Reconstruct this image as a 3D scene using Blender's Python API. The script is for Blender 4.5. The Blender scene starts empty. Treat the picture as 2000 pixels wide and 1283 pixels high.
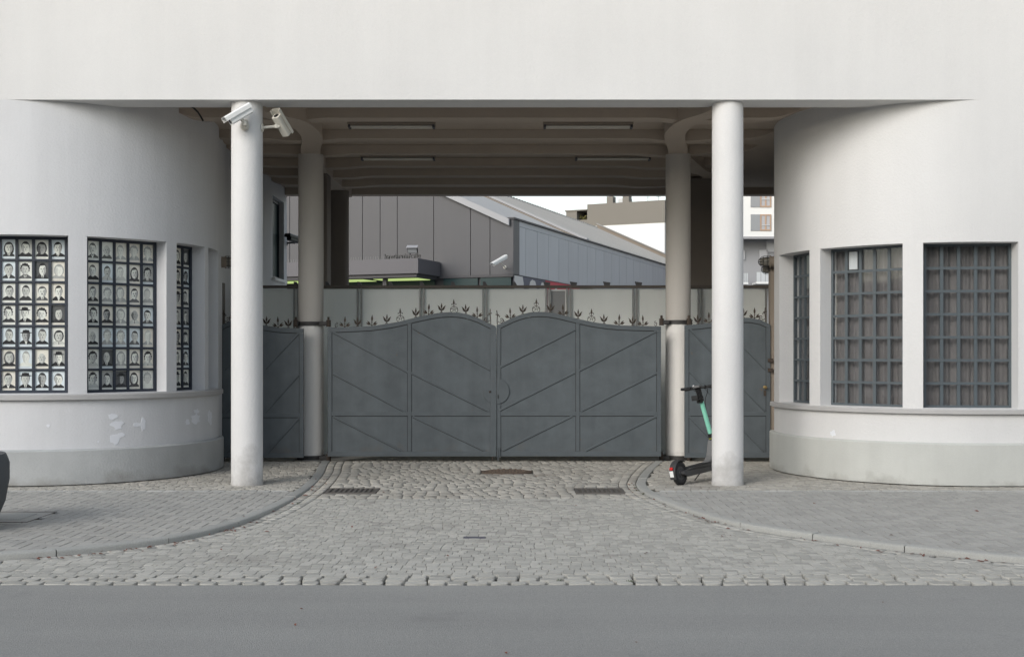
import bpy, bmesh, math, random
from math import sin, cos, pi, radians, sqrt, hypot, atan2
from mathutils import Vector, Matrix, Euler
random.seed(7)
C = bpy.context.scene.collection
sc = bpy.context.scene

# ------------------------------------------------------------------ camera, sky, sun, exposure
EYE = 1.612; FPX = 2280.0; HOR = 692.0
cam_d = bpy.data.cameras.new('camera'); cam = bpy.data.objects.new('camera', cam_d); C.objects.link(cam)
cam.location = (0, 0, EYE); cam.rotation_euler = (radians(90), 0, 0)
cam_d.sensor_width = 36; cam_d.lens = FPX / 2000 * 36
cam_d.shift_y = (HOR - 641.5) / 2000
cam_d.clip_start = 0.1; cam_d.clip_end = 3000
sc.camera = cam

SUN_AZ = (0.58, 0.815)      # direction the light travels on plan
SUN_EL = radians(25)
w = bpy.data.worlds.new("World"); sc.world = w; w.use_nodes = True
nt = w.node_tree; nt.nodes.clear()
sky = nt.nodes.new('ShaderNodeTexSky'); sky.sky_type = 'NISHITA'; sky.sun_disc = False
sky.sun_elevation = SUN_EL; sky.sun_rotation = math.atan2(-SUN_AZ[0], -SUN_AZ[1])
sky.air_density = 1.3; sky.dust_density = 1.2; sky.ozone_density = 1.0
hs = nt.nodes.new('ShaderNodeHueSaturation'); hs.inputs['Saturation'].default_value = 0.55
bg = nt.nodes.new('ShaderNodeBackground'); bg.inputs["Strength"].default_value = 0.15
wo = nt.nodes.new('ShaderNodeOutputWorld')
nt.links.new(sky.outputs[0], hs.inputs['Color']); nt.links.new(hs.outputs[0], bg.inputs[0]); nt.links.new(bg.outputs[0], wo.inputs[0])
sd = bpy.data.lights.new('sun', 'SUN'); sd.energy = 1.15; sd.angle = radians(28); sd.color = (1.0, 0.98, 0.95)
so = bpy.data.objects.new('sun', sd); C.objects.link(so)
so.rotation_euler = Vector((SUN_AZ[0]*cos(SUN_EL), SUN_AZ[1]*cos(SUN_EL), -sin(SUN_EL)*hypot(*SUN_AZ))).to_track_quat('-Z', 'Y').to_euler()
so.location = (-10, 2, 14)
vs = sc.view_settings; sc.display_settings.display_device = 'sRGB'
vs.view_transform = 'Standard'; vs.look = 'None'; vs.exposure = 0.47; vs.gamma = 1.0; vs.use_curve_mapping = False
sc.cycles.max_bounces = 6; sc.cycles.diffuse_bounces = 4; sc.cycles.use_denoising = True

# ------------------------------------------------------------------ materials
def mat(name, col, rough=0.85, metal=0.0, var=0.0, vscale=1.5, streak=0.0, bump=0.0, bscale=60.0, dirt=None,
        rnd=0.0, spec=0.5, fine=0.0, coat=0.0, emit=None, spots=None, hstreak=0.0):
    """principled surface; colour = base x noise variation; dirt=(colour, z0, z1) grime climbing unevenly from the ground"""
    m = bpy.data.materials.new(name); m.use_nodes = True
    t = m.node_tree; N = t.nodes; L = t.links
    p = N['Principled BSDF']
    p.inputs['Roughness'].default_value = rough; p.inputs['Metallic'].default_value = metal
    p.inputs['Specular IOR Level'].default_value = spec
    if coat: p.inputs['Coat Weight'].default_value = coat; p.inputs['Coat Roughness'].default_value = 0.05
    if emit: p.inputs['Emission Color'].default_value = (*emit[0], 1); p.inputs['Emission Strength'].default_value = emit[1]
    geo = N.new('ShaderNodeNewGeometry')
    cur = None
    def noise(scale, detail=4, vec=None, rough_=0.55):
        n = N.new('ShaderNodeTexNoise'); n.inputs['Scale'].default_value = scale; n.inputs['Detail'].default_value = detail
        n.inputs['Roughness'].default_value = rough_
        L.new(vec if vec else geo.outputs['Position'], n.inputs['Vector']); return n.outputs['Fac']
    def math_(op, a, b):
        n = N.new('ShaderNodeMath'); n.operation = op
        for i, x in enumerate((a, b)):
            if isinstance(x, (int, float)): n.inputs[i].default_value = x
            else: L.new(x, n.inputs[i])
        return n.outputs[0]
    fac = None
    def addfac(src, amp):
        nonlocal fac
        s = math_('MULTIPLY', math_('SUBTRACT', src, 0.5), amp * 2)
        fac = s if fac is None else math_('ADD', fac, s)
    if var: addfac(noise(vscale), var)
    if fine: addfac(noise(95, 3, None, 0.7), fine*1.5)
    if hstreak:
        mp = N.new('ShaderNodeMapping'); mp.inputs['Scale'].default_value = (0.10, 1.6, 1.0)
        L.new(geo.outputs['Position'], mp.inputs['Vector']); addfac(noise(1.4, 3, mp.outputs[0]), hstreak)
    if streak:
        mp = N.new('ShaderNodeMapping'); mp.inputs['Scale'].default_value = (3.0, 3.0, 0.25)
        L.new(geo.outputs['Position'], mp.inputs['Vector']); addfac(noise(1.6, 3, mp.outputs[0]), streak)
    if rnd:
        oi = N.new('ShaderNodeObjectInfo')
        r = math_('FRACT', math_('ADD', geo.outputs['Random Per Island'], math_('MULTIPLY', oi.outputs['Random'], 7.13)), 0)
        addfac(r, rnd)
    if fac is not None:
        mul = math_('ADD', fac, 1.0)
        mx = N.new('ShaderNodeMix'); mx.data_type = 'RGBA'; mx.blend_type = 'MULTIPLY'; mx.inputs['Factor'].default_value = 1
        mx.inputs['A'].default_value = (*col, 1)
        cb = N.new('ShaderNodeCombineColor')
        for i in range(3): L.new(mul, cb.inputs[i])
        L.new(cb.outputs[0], mx.inputs['B']); cur = mx.outputs['Result']
    if dirt:
        dc, z0, z1 = dirt
        sx = N.new('ShaderNodeSeparateXYZ'); L.new(geo.outputs['Position'], sx.inputs[0])
        mr = N.new('ShaderNodeMapRange'); L.new(sx.outputs['Z'], mr.inputs['Value'])
        mr.inputs['From Min'].default_value = z0; mr.inputs['From Max'].default_value = z1
        mr.inputs['To Min'].default_value = 0.75; mr.inputs['To Max'].default_value = -0.25
        g = math_('ADD', mr.outputs[0], math_('MULTIPLY', math_('SUBTRACT', noise(3.2, 6), 0.5), 2.2))
        mr2 = N.new('ShaderNodeMapRange'); mr2.inputs['From Min'].default_value = 0.25; mr2.inputs['From Max'].default_value = 1.1
        mr2.inputs['To Max'].default_value = 0.7; L.new(g, mr2.inputs['Value'])
        mx = N.new('ShaderNodeMix'); mx.data_type = 'RGBA'; L.new(mr2.outputs[0], mx.inputs['Factor'])
        if cur: L.new(cur, mx.inputs['A'])
        else: mx.inputs['A'].default_value = (*col, 1)
        mx.inputs['B'].default_value = (*dc, 1); cur = mx.outputs['Result']
    if spots:
        sc_, lo, hi, c2 = spots
        mr = N.new('ShaderNodeMapRange'); mr.inputs['From Min'].default_value = lo; mr.inputs['From Max'].default_value = hi
        L.new(noise(sc_, 5, None, 0.65), mr.inputs['Value'])
        mx = N.new('ShaderNodeMix'); mx.data_type = 'RGBA'; L.new(mr.outputs[0], mx.inputs['Factor'])
        if cur: L.new(cur, mx.inputs['A'])
        else: mx.inputs['A'].default_value = (*col, 1)
        mx.inputs['B'].default_value = (*c2, 1); cur = mx.outputs['Result']
    if cur: L.new(cur, p.inputs['Base Color'])
    else: p.inputs['Base Color'].default_value = (*col, 1)
    if bump:
        b = N.new('ShaderNodeBump'); b.inputs['Strength'].default_value = bump; b.inputs['Distance'].default_value = 0.01
        L.new(noise(bscale, 4), b.inputs['Height']); L.new(b.outputs[0], p.inputs['Normal'])
    return m

def glass_mat(name, tint, refl=0.045):
    m = bpy.data.materials.new(name); m.use_nodes = True
    t = m.node_tree; N = t.nodes; L = t.links; N.clear()
    o = N.new('ShaderNodeOutputMaterial'); mx = N.new('ShaderNodeMixShader'); tr = N.new('ShaderNodeBsdfTransparent')
    gl = N.new('ShaderNodeBsdfGlossy'); gl.inputs['Roughness'].default_value = 0.03; gl.inputs['Color'].default_value = (0.9, 0.95, 1, 1)
    lf = N.new('ShaderNodeLayerWeight'); lf.inputs['Blend'].default_value = 0.5
    pw = N.new('ShaderNodeMath'); pw.operation = 'POWER'; pw.inputs[1].default_value = 5; L.new(lf.outputs['Facing'], pw.inputs[0])
    lw = N.new('ShaderNodeMath'); lw.operation = 'MULTIPLY_ADD'; lw.inputs[1].default_value = 0.9; lw.inputs[2].default_value = refl/2; L.new(pw.outputs[0], lw.inputs[0])
    tr.inputs['Color'].default_value = (*tint, 1)
    L.new(lw.outputs[0], mx.inputs[0]); L.new(tr.outputs[0], mx.inputs[1]); L.new(gl.outputs[0], mx.inputs[2]); L.new(mx.outputs[0], o.inputs[0])
    return m

GRIME = (0.16, 0.145, 0.12)
m_plaster = mat('white_plaster', (0.648, 0.640, 0.630), 0.92, var=0.07, vscale=0.6, streak=0.04, bump=0.45, bscale=38, fine=0.05)
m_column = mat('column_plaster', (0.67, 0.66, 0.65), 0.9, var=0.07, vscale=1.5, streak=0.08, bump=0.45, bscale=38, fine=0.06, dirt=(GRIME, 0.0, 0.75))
m_colwarm = mat('shade_toned_column_plaster', (0.50, 0.47, 0.432), 0.9, var=0.07, vscale=1.5, streak=0.07, bump=0.3, bscale=45, fine=0.05, dirt=(GRIME, 0.0, 0.25))  # small tone step at the clamp, deepened so the colour carries the passage shade
m_collow = mat('light_toned_column_foot', (0.78, 0.755, 0.715), 0.9, var=0.05, vscale=1.5, streak=0.05, bump=0.3, bscale=45, fine=0.05, dirt=(GRIME, 0.0, 0.25))  # foot lightened so the colour carries the brighter low light
m_pier = mat('shade_toned_pier', (0.17, 0.145, 0.125), 0.9, var=0.12, vscale=1.5, bump=0.3, bscale=40)  # darkness of the passage put into the colour of the rear piers
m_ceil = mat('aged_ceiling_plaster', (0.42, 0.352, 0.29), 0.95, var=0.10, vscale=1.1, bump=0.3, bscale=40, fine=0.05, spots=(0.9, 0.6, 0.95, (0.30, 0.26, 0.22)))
m_bayL = mat('grey_plaster', (0.62, 0.62, 0.628), 0.92, var=0.07, vscale=0.8, streak=0.08, bump=0.45, bscale=38, fine=0.05)
m_plinthL = mat('grey_concrete_plinth', (0.40, 0.408, 0.405), 0.95, var=0.24, vscale=1.6, streak=0.08, bump=0.5, bscale=35, fine=0.07, dirt=(GRIME, -0.05, 0.3))
m_plinthR = mat('pale_concrete_plinth', (0.50, 0.505, 0.475), 0.95, var=0.13, vscale=1.3, streak=0.08, bump=0.4, bscale=35, fine=0.06, dirt=(GRIME, -0.1, 0.3))
m_sill = mat('grey_sill', (0.42, 0.41, 0.40), 0.9, var=0.12, vscale=3, bump=0.3, bscale=60)
m_patch = mat('filler_patch', (0.74, 0.75, 0.78), 0.9, var=0.08, vscale=8)
m_gate = mat('grey_green_gate_paint', (0.082, 0.096, 0.105), 0.5, var=0.34, vscale=3.6, streak=0.24, bump=0.8, bscale=4.5, fine=0.06, dirt=((0.10, 0.08, 0.06), -0.1, 0.5), spots=(7, 0.69, 0.76, (0.12, 0.085, 0.06)))
m_gatef = mat('gate_frame_paint', (0.080, 0.094, 0.103), 0.5, var=0.24, vscale=5, streak=0.06, bump=0.1, bscale=40, spots=(9, 0.68, 0.8, (0.16, 0.12, 0.08)))
m_seam = mat('seam_dark', (0.016, 0.015, 0.015), 0.9, var=0.4, vscale=9)
m_rust = mat('rusty_iron', (0.055, 0.040, 0.030), 0.8, var=0.35, vscale=18, bump=0.3, bscale=90)
m_iron = mat('dark_iron', (0.05, 0.047, 0.045), 0.6, var=0.2, vscale=14, metal=0.2)
m_barL = mat('dark_blue_grey_frame', (0.020, 0.027, 0.042), 0.5, var=0.1, vscale=8)
m_barR = mat('blue_grey_grille', (0.075, 0.092, 0.102), 0.5, var=0.08, vscale=6)
m_back = mat('dark_backing', (0.02, 0.022, 0.028), 0.7)
m_glass = glass_mat('window_glass', (0.992, 0.996, 0.996))
m_curtain = mat('mauve_grey_curtain', (0.150, 0.142, 0.141), 0.95, var=0.12, vscale=3, fine=0.06)
m_room = mat('room_plaster', (0.35, 0.34, 0.33), 0.9)
m_asphalt = mat('asphalt', (0.275, 0.271, 0.256), 0.92, var=0.09, vscale=0.8, hstreak=0.12, bump=0.6, bscale=130, fine=0.30, spots=(0.9, 0.62, 0.75, (0.21, 0.207, 0.198)))
m_yard = mat('yard_bounce_floor', (0.38, 0.37, 0.35), 0.95, var=0.1, vscale=0.6)  # unseen yard floor, made pale to bounce light onto the fence
m_ground = mat('ground_earth', (0.14, 0.13, 0.12), 0.95, var=0.15, vscale=0.5)
m_joint = mat('joint_dirt', (0.11, 0.10, 0.082), 0.98, var=0.35, vscale=14, bump=0.5, bscale=80)
m_sett = mat('granite_sett', (0.405, 0.392, 0.355), 0.85, var=0.10, vscale=30, rnd=0.17, bump=0.5, bscale=70, fine=0.12, spots=(1.2, 0.58, 0.85, (0.17, 0.155, 0.14)))
m_sett2 = mat('worn_sett', (0.41, 0.387, 0.342), 0.85, var=0.12, vscale=26, rnd=0.20, bump=0.5, bscale=70, fine=0.12, spots=(1.0, 0.55, 0.85, (0.17, 0.15, 0.125)))
m_settlight = mat('pale_granite_sett', (0.44, 0.435, 0.41), 0.85, var=0.10, vscale=26, rnd=0.20, bump=0.5, bscale=70, fine=0.12)
m_paver = mat('concrete_paver', (0.365, 0.355, 0.33), 0.9, var=0.10, vscale=0.9, rnd=0.09, bump=0.3, bscale=120, fine=0.14)
m_kerb = mat('granite_kerb', (0.36, 0.358, 0.335), 0.88, var=0.10, vscale=3, rnd=0.06, bump=0.4, bscale=90, fine=0.22)
m_cast = mat('rusted_cast_iron', (0.12, 0.088, 0.065), 0.75, var=0.25, vscale=12, bump=0.4, bscale=60)
m_grate = mat('worn_grate_iron', (0.115, 0.105, 0.095), 0.7, var=0.25, vscale=12)
m_pit = mat('drain_pit', (0.012, 0.011, 0.010), 0.9)
m_white = mat('white_enamel', (0.78, 0.78, 0.76), 0.4, var=0.03, vscale=12)
m_offwhite = mat('yellowed_enamel', (0.62, 0.59, 0.52), 0.5, var=0.06, vscale=14)
m_black = mat('black_plastic', (0.012, 0.012, 0.013), 0.45)
m_rubber = mat('tyre_rubber', (0.016, 0.016, 0.017), 0.75, var=0.2, vscale=30)
m_lens = mat('camera_lens', (0.01, 0.01, 0.012), 0.1)
m_mint = mat('mint_paint', (0.26, 0.66, 0.50), 0.35, var=0.03, vscale=20)
m_sgrey = mat('scooter_grey', (0.14, 0.14, 0.14), 0.5)
m_sdark = mat('scooter_dark', (0.045, 0.045, 0.046), 0.5)
m_red = mat('red_lens', (0.55, 0.02, 0.02), 0.25)
m_steel = mat('brushed_steel', (0.5, 0.5, 0.5), 0.35, metal=0.9)
m_fence = mat('pale_green_fence_sheet', (0.92, 0.93, 0.90), 0.6, var=0.04, vscale=2, streak=0.04)
def translucent(m, k):
    t = m.node_tree; N = t.nodes; L = t.links; o = N['Material Output']; p = N['Principled BSDF']
    tr = N.new('ShaderNodeBsdfTranslucent'); tr.inputs['Color'].default_value = (*p.inputs['Base Color'].default_value[:3], 1)
    if p.inputs['Base Color'].links: L.new(p.inputs['Base Color'].links[0].from_socket, tr.inputs['Color'])
    mx = N.new('ShaderNodeMixShader'); mx.inputs[0].default_value = k
    L.new(p.outputs[0], mx.inputs[1]); L.new(tr.outputs[0], mx.inputs[2]); L.new(mx.outputs[0], o.inputs[0])
translucent(m_fence, 0.42)
m_frail = mat('bronze_rail', (0.10, 0.085, 0.07), 0.6, var=0.1, vscale=8)
m_fpost = mat('aluminium_post', (0.26, 0.26, 0.25), 0.5, metal=0.3)
m_clad = mat('brown_grey_cladding', (0.092, 0.091, 0.096), 0.55, var=0.05, vscale=1.2, streak=0.05, metal=0.1, rnd=0.02, spots=(0.55, 0.62, 0.95, (0.14, 0.125, 0.12)))
m_clad2 = mat('blue_grey_cladding', (0.435, 0.445, 0.475), 0.5, var=0.05, vscale=1.0, streak=0.07, metal=0.1, rnd=0.03)
m_dark = mat('dark_trim', (0.07, 0.068, 0.072), 0.6)
m_canopy = mat('canopy_sheet', (0.115, 0.11, 0.12), 0.5, var=0.06, vscale=2)
m_roof = mat('grey_roof_sheet', (0.30, 0.30, 0.295), 0.7, var=0.08, vscale=0.6, fine=0.05)
m_roof2 = mat('corrugated_roof_sheet', (0.34, 0.345, 0.35), 0.6, var=0.06, vscale=1.2)
m_flash = mat('light_flashing', (0.36, 0.36, 0.37), 0.5)
m_brown = mat('brown_flashing', (0.24, 0.20, 0.16), 0.7, var=0.1, vscale=3)
m_teal = mat('dark_teal_glass', (0.025, 0.05, 0.052), 0.35, spec=0.25)
m_greenlit = mat('lit_green_ceiling_panel', (0.5, 0.6, 0.2), 0.6, emit=((0.62, 0.80, 0.30), 0.5))
m_mwhite = mat('mural_white', (0.62, 0.60, 0.58), 0.8, var=0.06, vscale=2)
m_mgrey = mat('mural_slate', (0.13, 0.13, 0.16), 0.8)
m_mred = mat('mural_red', (0.55, 0.09, 0.11), 0.8)
m_bwhite = mat('white_render', (0.80, 0.80, 0.78), 0.9, var=0.02, vscale=0.3)
m_bbeige = mat('beige_render', (0.215, 0.20, 0.175), 0.9, var=0.04, vscale=0.4, fine=0.05)
m_bgrey = mat('grey_render', (0.33, 0.33, 0.34), 0.9, var=0.03, vscale=0.4)
m_wood = mat('orange_timber_frame', (0.45, 0.31, 0.22), 0.6)
m_pane_far = mat('far_window_pane', (0.42, 0.42, 0.44), 0.15)
m_panegrey = mat('grey_window_shutter', (0.30, 0.31, 0.32), 0.6)
m_rail = mat('pale_balcony_sheet', (0.55, 0.57, 0.58), 0.4)
m_planter = mat('planter_concrete', (0.085, 0.09, 0.095), 0.85, var=0.1, vscale=6, bump=0.3, bscale=80)
m_soil = mat('planter_soil', (0.04, 0.03, 0.025), 0.95)
m_leafm = mat('dry_leaf', (0.16, 0.06, 0.04), 0.9, var=0.3, vscale=20)
m_moss = mat('joint_weed', (0.06, 0.085, 0.035), 0.9)
m_plantg = mat('terrace_plant', (0.16, 0.15, 0.05), 0.9)
# portrait print tones
m_paper = [mat('print_paper', (0.88, 0.87, 0.80), 0.6, var=0.08, vscale=9), mat('print_paper_cool', (0.78, 0.84, 0.86), 0.6, var=0.08, vscale=9), mat('print_paper_warm', (0.86, 0.81, 0.71), 0.6, var=0.08, vscale=9)]
m_ink = {'black': mat('ink_black', (0.006, 0.006, 0.008), 0.6, var=0.3, vscale=40), 'dark': mat('ink_dark', (0.022, 0.022, 0.024), 0.6, var=0.35, vscale=45),
         'mid': mat('ink_mid', (0.10, 0.10, 0.10), 0.6, var=0.3, vscale=45), 'soft': mat('ink_soft', (0.42, 0.42, 0.40), 0.6, var=0.22, vscale=45),
         'pale': mat('ink_pale', (0.62, 0.62, 0.57), 0.6, var=0.15, vscale=45), 'light': mat('ink_light', (0.80, 0.80, 0.73), 0.6, var=0.08, vscale=40)}
m_poster = mat('red_poster', (0.60, 0.16, 0.16), 0.6, var=0.15, vscale=8)

# ------------------------------------------------------------------ mesh helpers
def origin(parent):
    v = Vector((0, 0, 0))
    while parent is not None: v += parent.location; parent = parent.parent
    return v

class MB:
    def __init__(s): s.v = []; s.f = []; s.mi = []; s.m = 0
    def add(s, vs, fs):
        b = len(s.v); s.v += [tuple(p) for p in vs]
        for f in fs: s.f.append(tuple(b + i for i in f)); s.mi.append(s.m)
    def box(s, x0, x1, y0, y1, z0, z1):
        s.add([(x0,y0,z0),(x1,y0,z0),(x1,y1,z0),(x0,y1,z0),(x0,y0,z1),(x1,y0,z1),(x1,y1,z1),(x0,y1,z1)],
              [(0,3,2,1),(4,5,6,7),(0,1,5,4),(1,2,6,5),(2,3,7,6),(3,0,4,7)]); return s
    def obox(s, c, ax, ay, az):
        """box at c with half-extent vectors ax, ay, az"""
        c, ax, ay, az = map(Vector, (c, ax, ay, az))
        if ax.cross(ay).dot(az) < 0: ax = -ax
        P = [c+ax*i+ay*j+az*k for k in (-1,1) for i,j in ((-1,-1),(1,-1),(1,1),(-1,1))]
        s.add(P, [(0,3,2,1),(4,5,6,7),(0,1,5,4),(1,2,6,5),(2,3,7,6),(3,0,4,7)]); return s
    def bar(s, a, b, wd, th, nrm):
        """flat bar from a to b, width wd across, thickness th along nrm"""
        a, b, n = Vector(a), Vector(b), Vector(nrm).normalized()
        d = (b-a); side = d.normalized().cross(n).normalized()
        return s.obox((a+b)/2, d/2, side*(wd/2), n*(th/2))
    def prism(s, pts, ext):
        pts = [Vector(p) for p in pts]; e = Vector(ext); n = len(pts)
        nr = Vector((0,0,0))
        for i in range(n): nr += pts[i].cross(pts[(i+1)%n])
        if nr.dot(e) > 0: pts.reverse()
        fs = [tuple(range(n)), tuple(range(2*n-1, n-1, -1))]
        fs += [(i, i+n, (i+1)%n+n, (i+1)%n) for i in range(n)]
        s.add(pts + [p+e for p in pts], fs); return s
    def face(s, pts): s.add(pts, [tuple(range(len(pts)))]); return s
    def tube(s, pts, r, n=8, caps=True):
        pts = [Vector(p) for p in pts]; rs = r if isinstance(r, (list, tuple)) else [r]*len(pts)
        up = None; V = []
        for i, p in enumerate(pts):
            d = (pts[min(i+1,len(pts)-1)] - pts[max(i-1,0)]).normalized()
            if up is None: up = d.orthogonal().normalized()
            up = (up - d*up.dot(d)).normalized(); sd_ = d.cross(up)
            V += [p + (up*cos(2*pi*k/n) + sd_*sin(2*pi*k/n))*rs[i] for k in range(n)]
        F = [(i*n+k, i*n+(k+1)%n, (i+1)*n+(k+1)%n, (i+1)*n+k) for i in range(len(pts)-1) for k in range(n)]
        if caps: F += [tuple(range(n-1,-1,-1)), tuple(range((len(pts)-1)*n, len(pts)*n))]
        s.add(V, F); return s
    def lathe(s, prof, c, n=32, axis=(0,0,1)):
        c = Vector(c); az = Vector(axis).normalized(); ax = az.orthogonal().normalized(); ay = az.cross(ax)
        V = [c + az*z + (ax*cos(2*pi*k/n) + ay*sin(2*pi*k/n))*r for r, z in prof for k in range(n)]
        m = len(prof)
        F = [(i*n+k, i*n+(k+1)%n, (i+1)*n+(k+1)%n, (i+1)*n+k) for i in range(m-1) for k in range(n)]
        F += [tuple(range(n-1,-1,-1)), tuple(range((m-1)*n, m*n))]
        s.add(V, F); return s
    def mesh(s, name, mats, off=(0,0,0), smooth=None):
        me = bpy.data.meshes.new(name); o = Vector(off)
        me.from_pydata([Vector(p)-o for p in s.v], [], s.f)
        for m in (mats if isinstance(mats, (list, tuple)) else [mats]): me.materials.append(m)
        if isinstance(mats, (list, tuple)): me.polygons.foreach_set('material_index', s.mi)
        if smooth is not None:
            me.polygons.foreach_set('use_smooth', [True]*len(me.polygons)); me.set_sharp_from_angle(angle=radians(smooth))
        me.update(); return me
    def build(s, name, mats, parent=None, smooth=None, local=False, bevel=0.0):
        off = (0,0,0) if (local or parent is None) else origin(parent)
        o = bpy.data.objects.new(name, s.mesh(name, mats, off, smooth)); C.objects.link(o)
        if parent is not None: o.parent = parent
        if bevel:
            b = o.modifiers.new('bevel', 'BEVEL'); b.width = bevel; b.segments = 2; b.limit_method = 'ANGLE'; b.angle_limit = radians(40)
        return o

def place(name, me, parent, loc, rz=0.0, scale=None):
    o = bpy.data.objects.new(name, me); C.objects.link(o); o.parent = parent
    o.location = Vector(loc) - (origin(parent) if parent else Vector((0,0,0))); o.rotation_euler = (0, 0, rz)
    if scale: o.scale = scale
    return o
def thing(name, label, cat, loc=(0,0,0), group=None, rot=(0,0,0)):
    o = bpy.data.objects.new(name, None); C.objects.link(o); o.location = loc; o.rotation_euler = rot
    o.empty_display_size = 0.2
    return tag(o, label, cat, group)
def tag(o, label, cat, group=None):
    o['label'] = label; o['category'] = cat
    if group: o['group'] = group
    return o
def kind(o, k): o['kind'] = k; return o
def X_(u, d): return (u - 1000) * d / FPX            # measured bearing -> metres at distance d
def Z_(v, d): return EYE + (HOR - v) * d / FPX
def P_(u, v, d): return Vector((X_(u, d), d, Z_(v, d)))
def catmull(pts, n=8):
    out = []; p = [pts[0]] + list(pts) + [pts[-1]]
    for i in range(1, len(p)-2):
        for k in range(n):
            t = k/n; q = []
            for a, b, c, d in zip(p[i-1], p[i], p[i+1], p[i+2]):
                q.append(0.5*((2*b) + (-a+c)*t + (2*a-5*b+4*c-d)*t*t + (-a+3*b-3*c+d)*t**3))
            out.append(tuple(q))
    out.append(tuple(pts[-1])); return out

# ------------------------------------------------------------------ ground
def dz(y):                                   # driveway level: a low kerb at the street, flush at the gate
    t = min(1, max(0, (y - 10.5) / 5.0)); return -0.045 + 0.045 * t*t*(3-2*t)
g = MB(); g.face([(-600,-300,-0.14),(600,-300,-0.14),(600,1200,-0.14),(-600,1200,-0.14)]); kind(g.build('ground', m_ground), 'structure')
ROAD_Y = 8.43; OB_ = -9.0
g = MB()
rge = random.Random(2); ex = [-48.0, -7.0] + [-6.9+0.06*i for i in range(231)] + [48.0]
ey = [ROAD_Y+0.006 + 0.010*sin(x*3.1) + 0.006*sin(x*11) + rge.uniform(-0.007, 0.007) for x in ex]
for i in range(len(ex)-1):
    g.face([(ex[i],OB_,-0.06),(ex[i+1],OB_,-0.06),(ex[i+1],ROAD_Y-0.4,-0.06),(ex[i],ROAD_Y-0.4,-0.06)])
    g.face([(ex[i],ROAD_Y-0.4,-0.06),(ex[i+1],ROAD_Y-0.4,-0.06),(ex[i+1],ey[i+1],-0.054),(ex[i],ey[i],-0.054)])
road = kind(g.build('road', m_asphalt), 'structure')

kl = [(-12,8.72),(-9,8.78),(-6.4,8.93),(-5.0,9.15),(-4.12,9.40),(-3.57,9.72),(-2.98,10.32),(-2.64,11.27),(-2.47,12.7),(-2.45,14.3),(-2.55,15.8),(-2.68,16.9),(-2.76,17.75)]
kr = [(12,8.66),(9,8.70),(6.4,8.82),(5.0,9.03),(4.1,9.24),(3.4,9.72),(2.85,10.28),(2.19,11.12),(1.80,12.25),(1.57,13.4),(1.53,14.3),(1.63,15.15),(1.88,16.45),(2.17,17.7)]
KL = catmull(kl, 10); KR = catmull(kr, 10)
def offset_curve(pts, dist):
    out = []
    for i, p in enumerate(pts):
        a = Vector(pts[max(i-1,0)]); b = Vector(pts[min(i+1,len(pts)-1)]); d = (b-a).normalized()
        out.append((p[0]-d.y*dist, p[1]+d.x*dist))
    return out
KW = 0.125
KLi = offset_curve(KL, KW); KRi = offset_curve(KR, -KW)
def kx_left(y, curve):      # x of the curve at distance y
    best = None
    for a, b in zip(curve, curve[1:]):
        if (a[1]-y)*(b[1]-y) <= 0 and a[1] != b[1]:
            t = (y-a[1])/(b[1]-a[1]); return a[0]+t*(b[0]-a[0])
    return curve[0][0] if y < curve[0][1] else curve[-1][0]
def nearest(curve, x, y):
    bd = 1e9; r = None
    for a, b in zip(curve, curve[1:]):
        dx, dy = b[0]-a[0], b[1]-a[1]; l2 = dx*dx+dy*dy
        t = min(1, max(0, ((x-a[0])*dx+(y-a[1])*dy)/l2)) if l2 else 0
        px, py = a[0]+t*dx, a[1]+t*dy; d = (px-x)**2+(py-y)**2
        if d < bd: bd = d; r = (px, py, dx, dy)
    return r, sqrt(bd)

# bases under the stones
g = MB(); ys = [ROAD_Y-0.005+0.2*i for i in range(48)]
jd = lambda y: 0.042 if y < 8.85 else 0.010
ys = [ROAD_Y-0.005, 8.80, 8.86] + [8.95+0.2*i for i in range(45)]
for a, b in zip(ys, ys[1:]): g.face([(-12,a,dz(a)-jd(a)),(12,a,dz(a)-jd(a)),(12,b,dz(b)-jd(b)),(-12,b,dz(b)-jd(b))])
drive = kind(g.build('driveway', m_joint), 'structure')
def pave_base(name, curve, side):
    g = MB(); poly = [(p[0], p[1], -0.012) for p in curve] + [(side*12, 17.75, -0.012)]
    b = MB(); b.prism(poly, (0,0,-0.12)); return kind(b.build(name, m_joint), 'structure')
paveL = pave_base('pavement', [(x, y) for x, y in offset_curve(KL, KW*0.6)], -1)
paveR = pave_base('pavement', [(x, y) for x, y in offset_curve(KR, -KW*0.6)], 1)
g = MB(); g.box(-12, 12, 17.75, 40, -0.12, -0.006); kind(g.build('courtyard', m_yard), 'structure')

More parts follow.
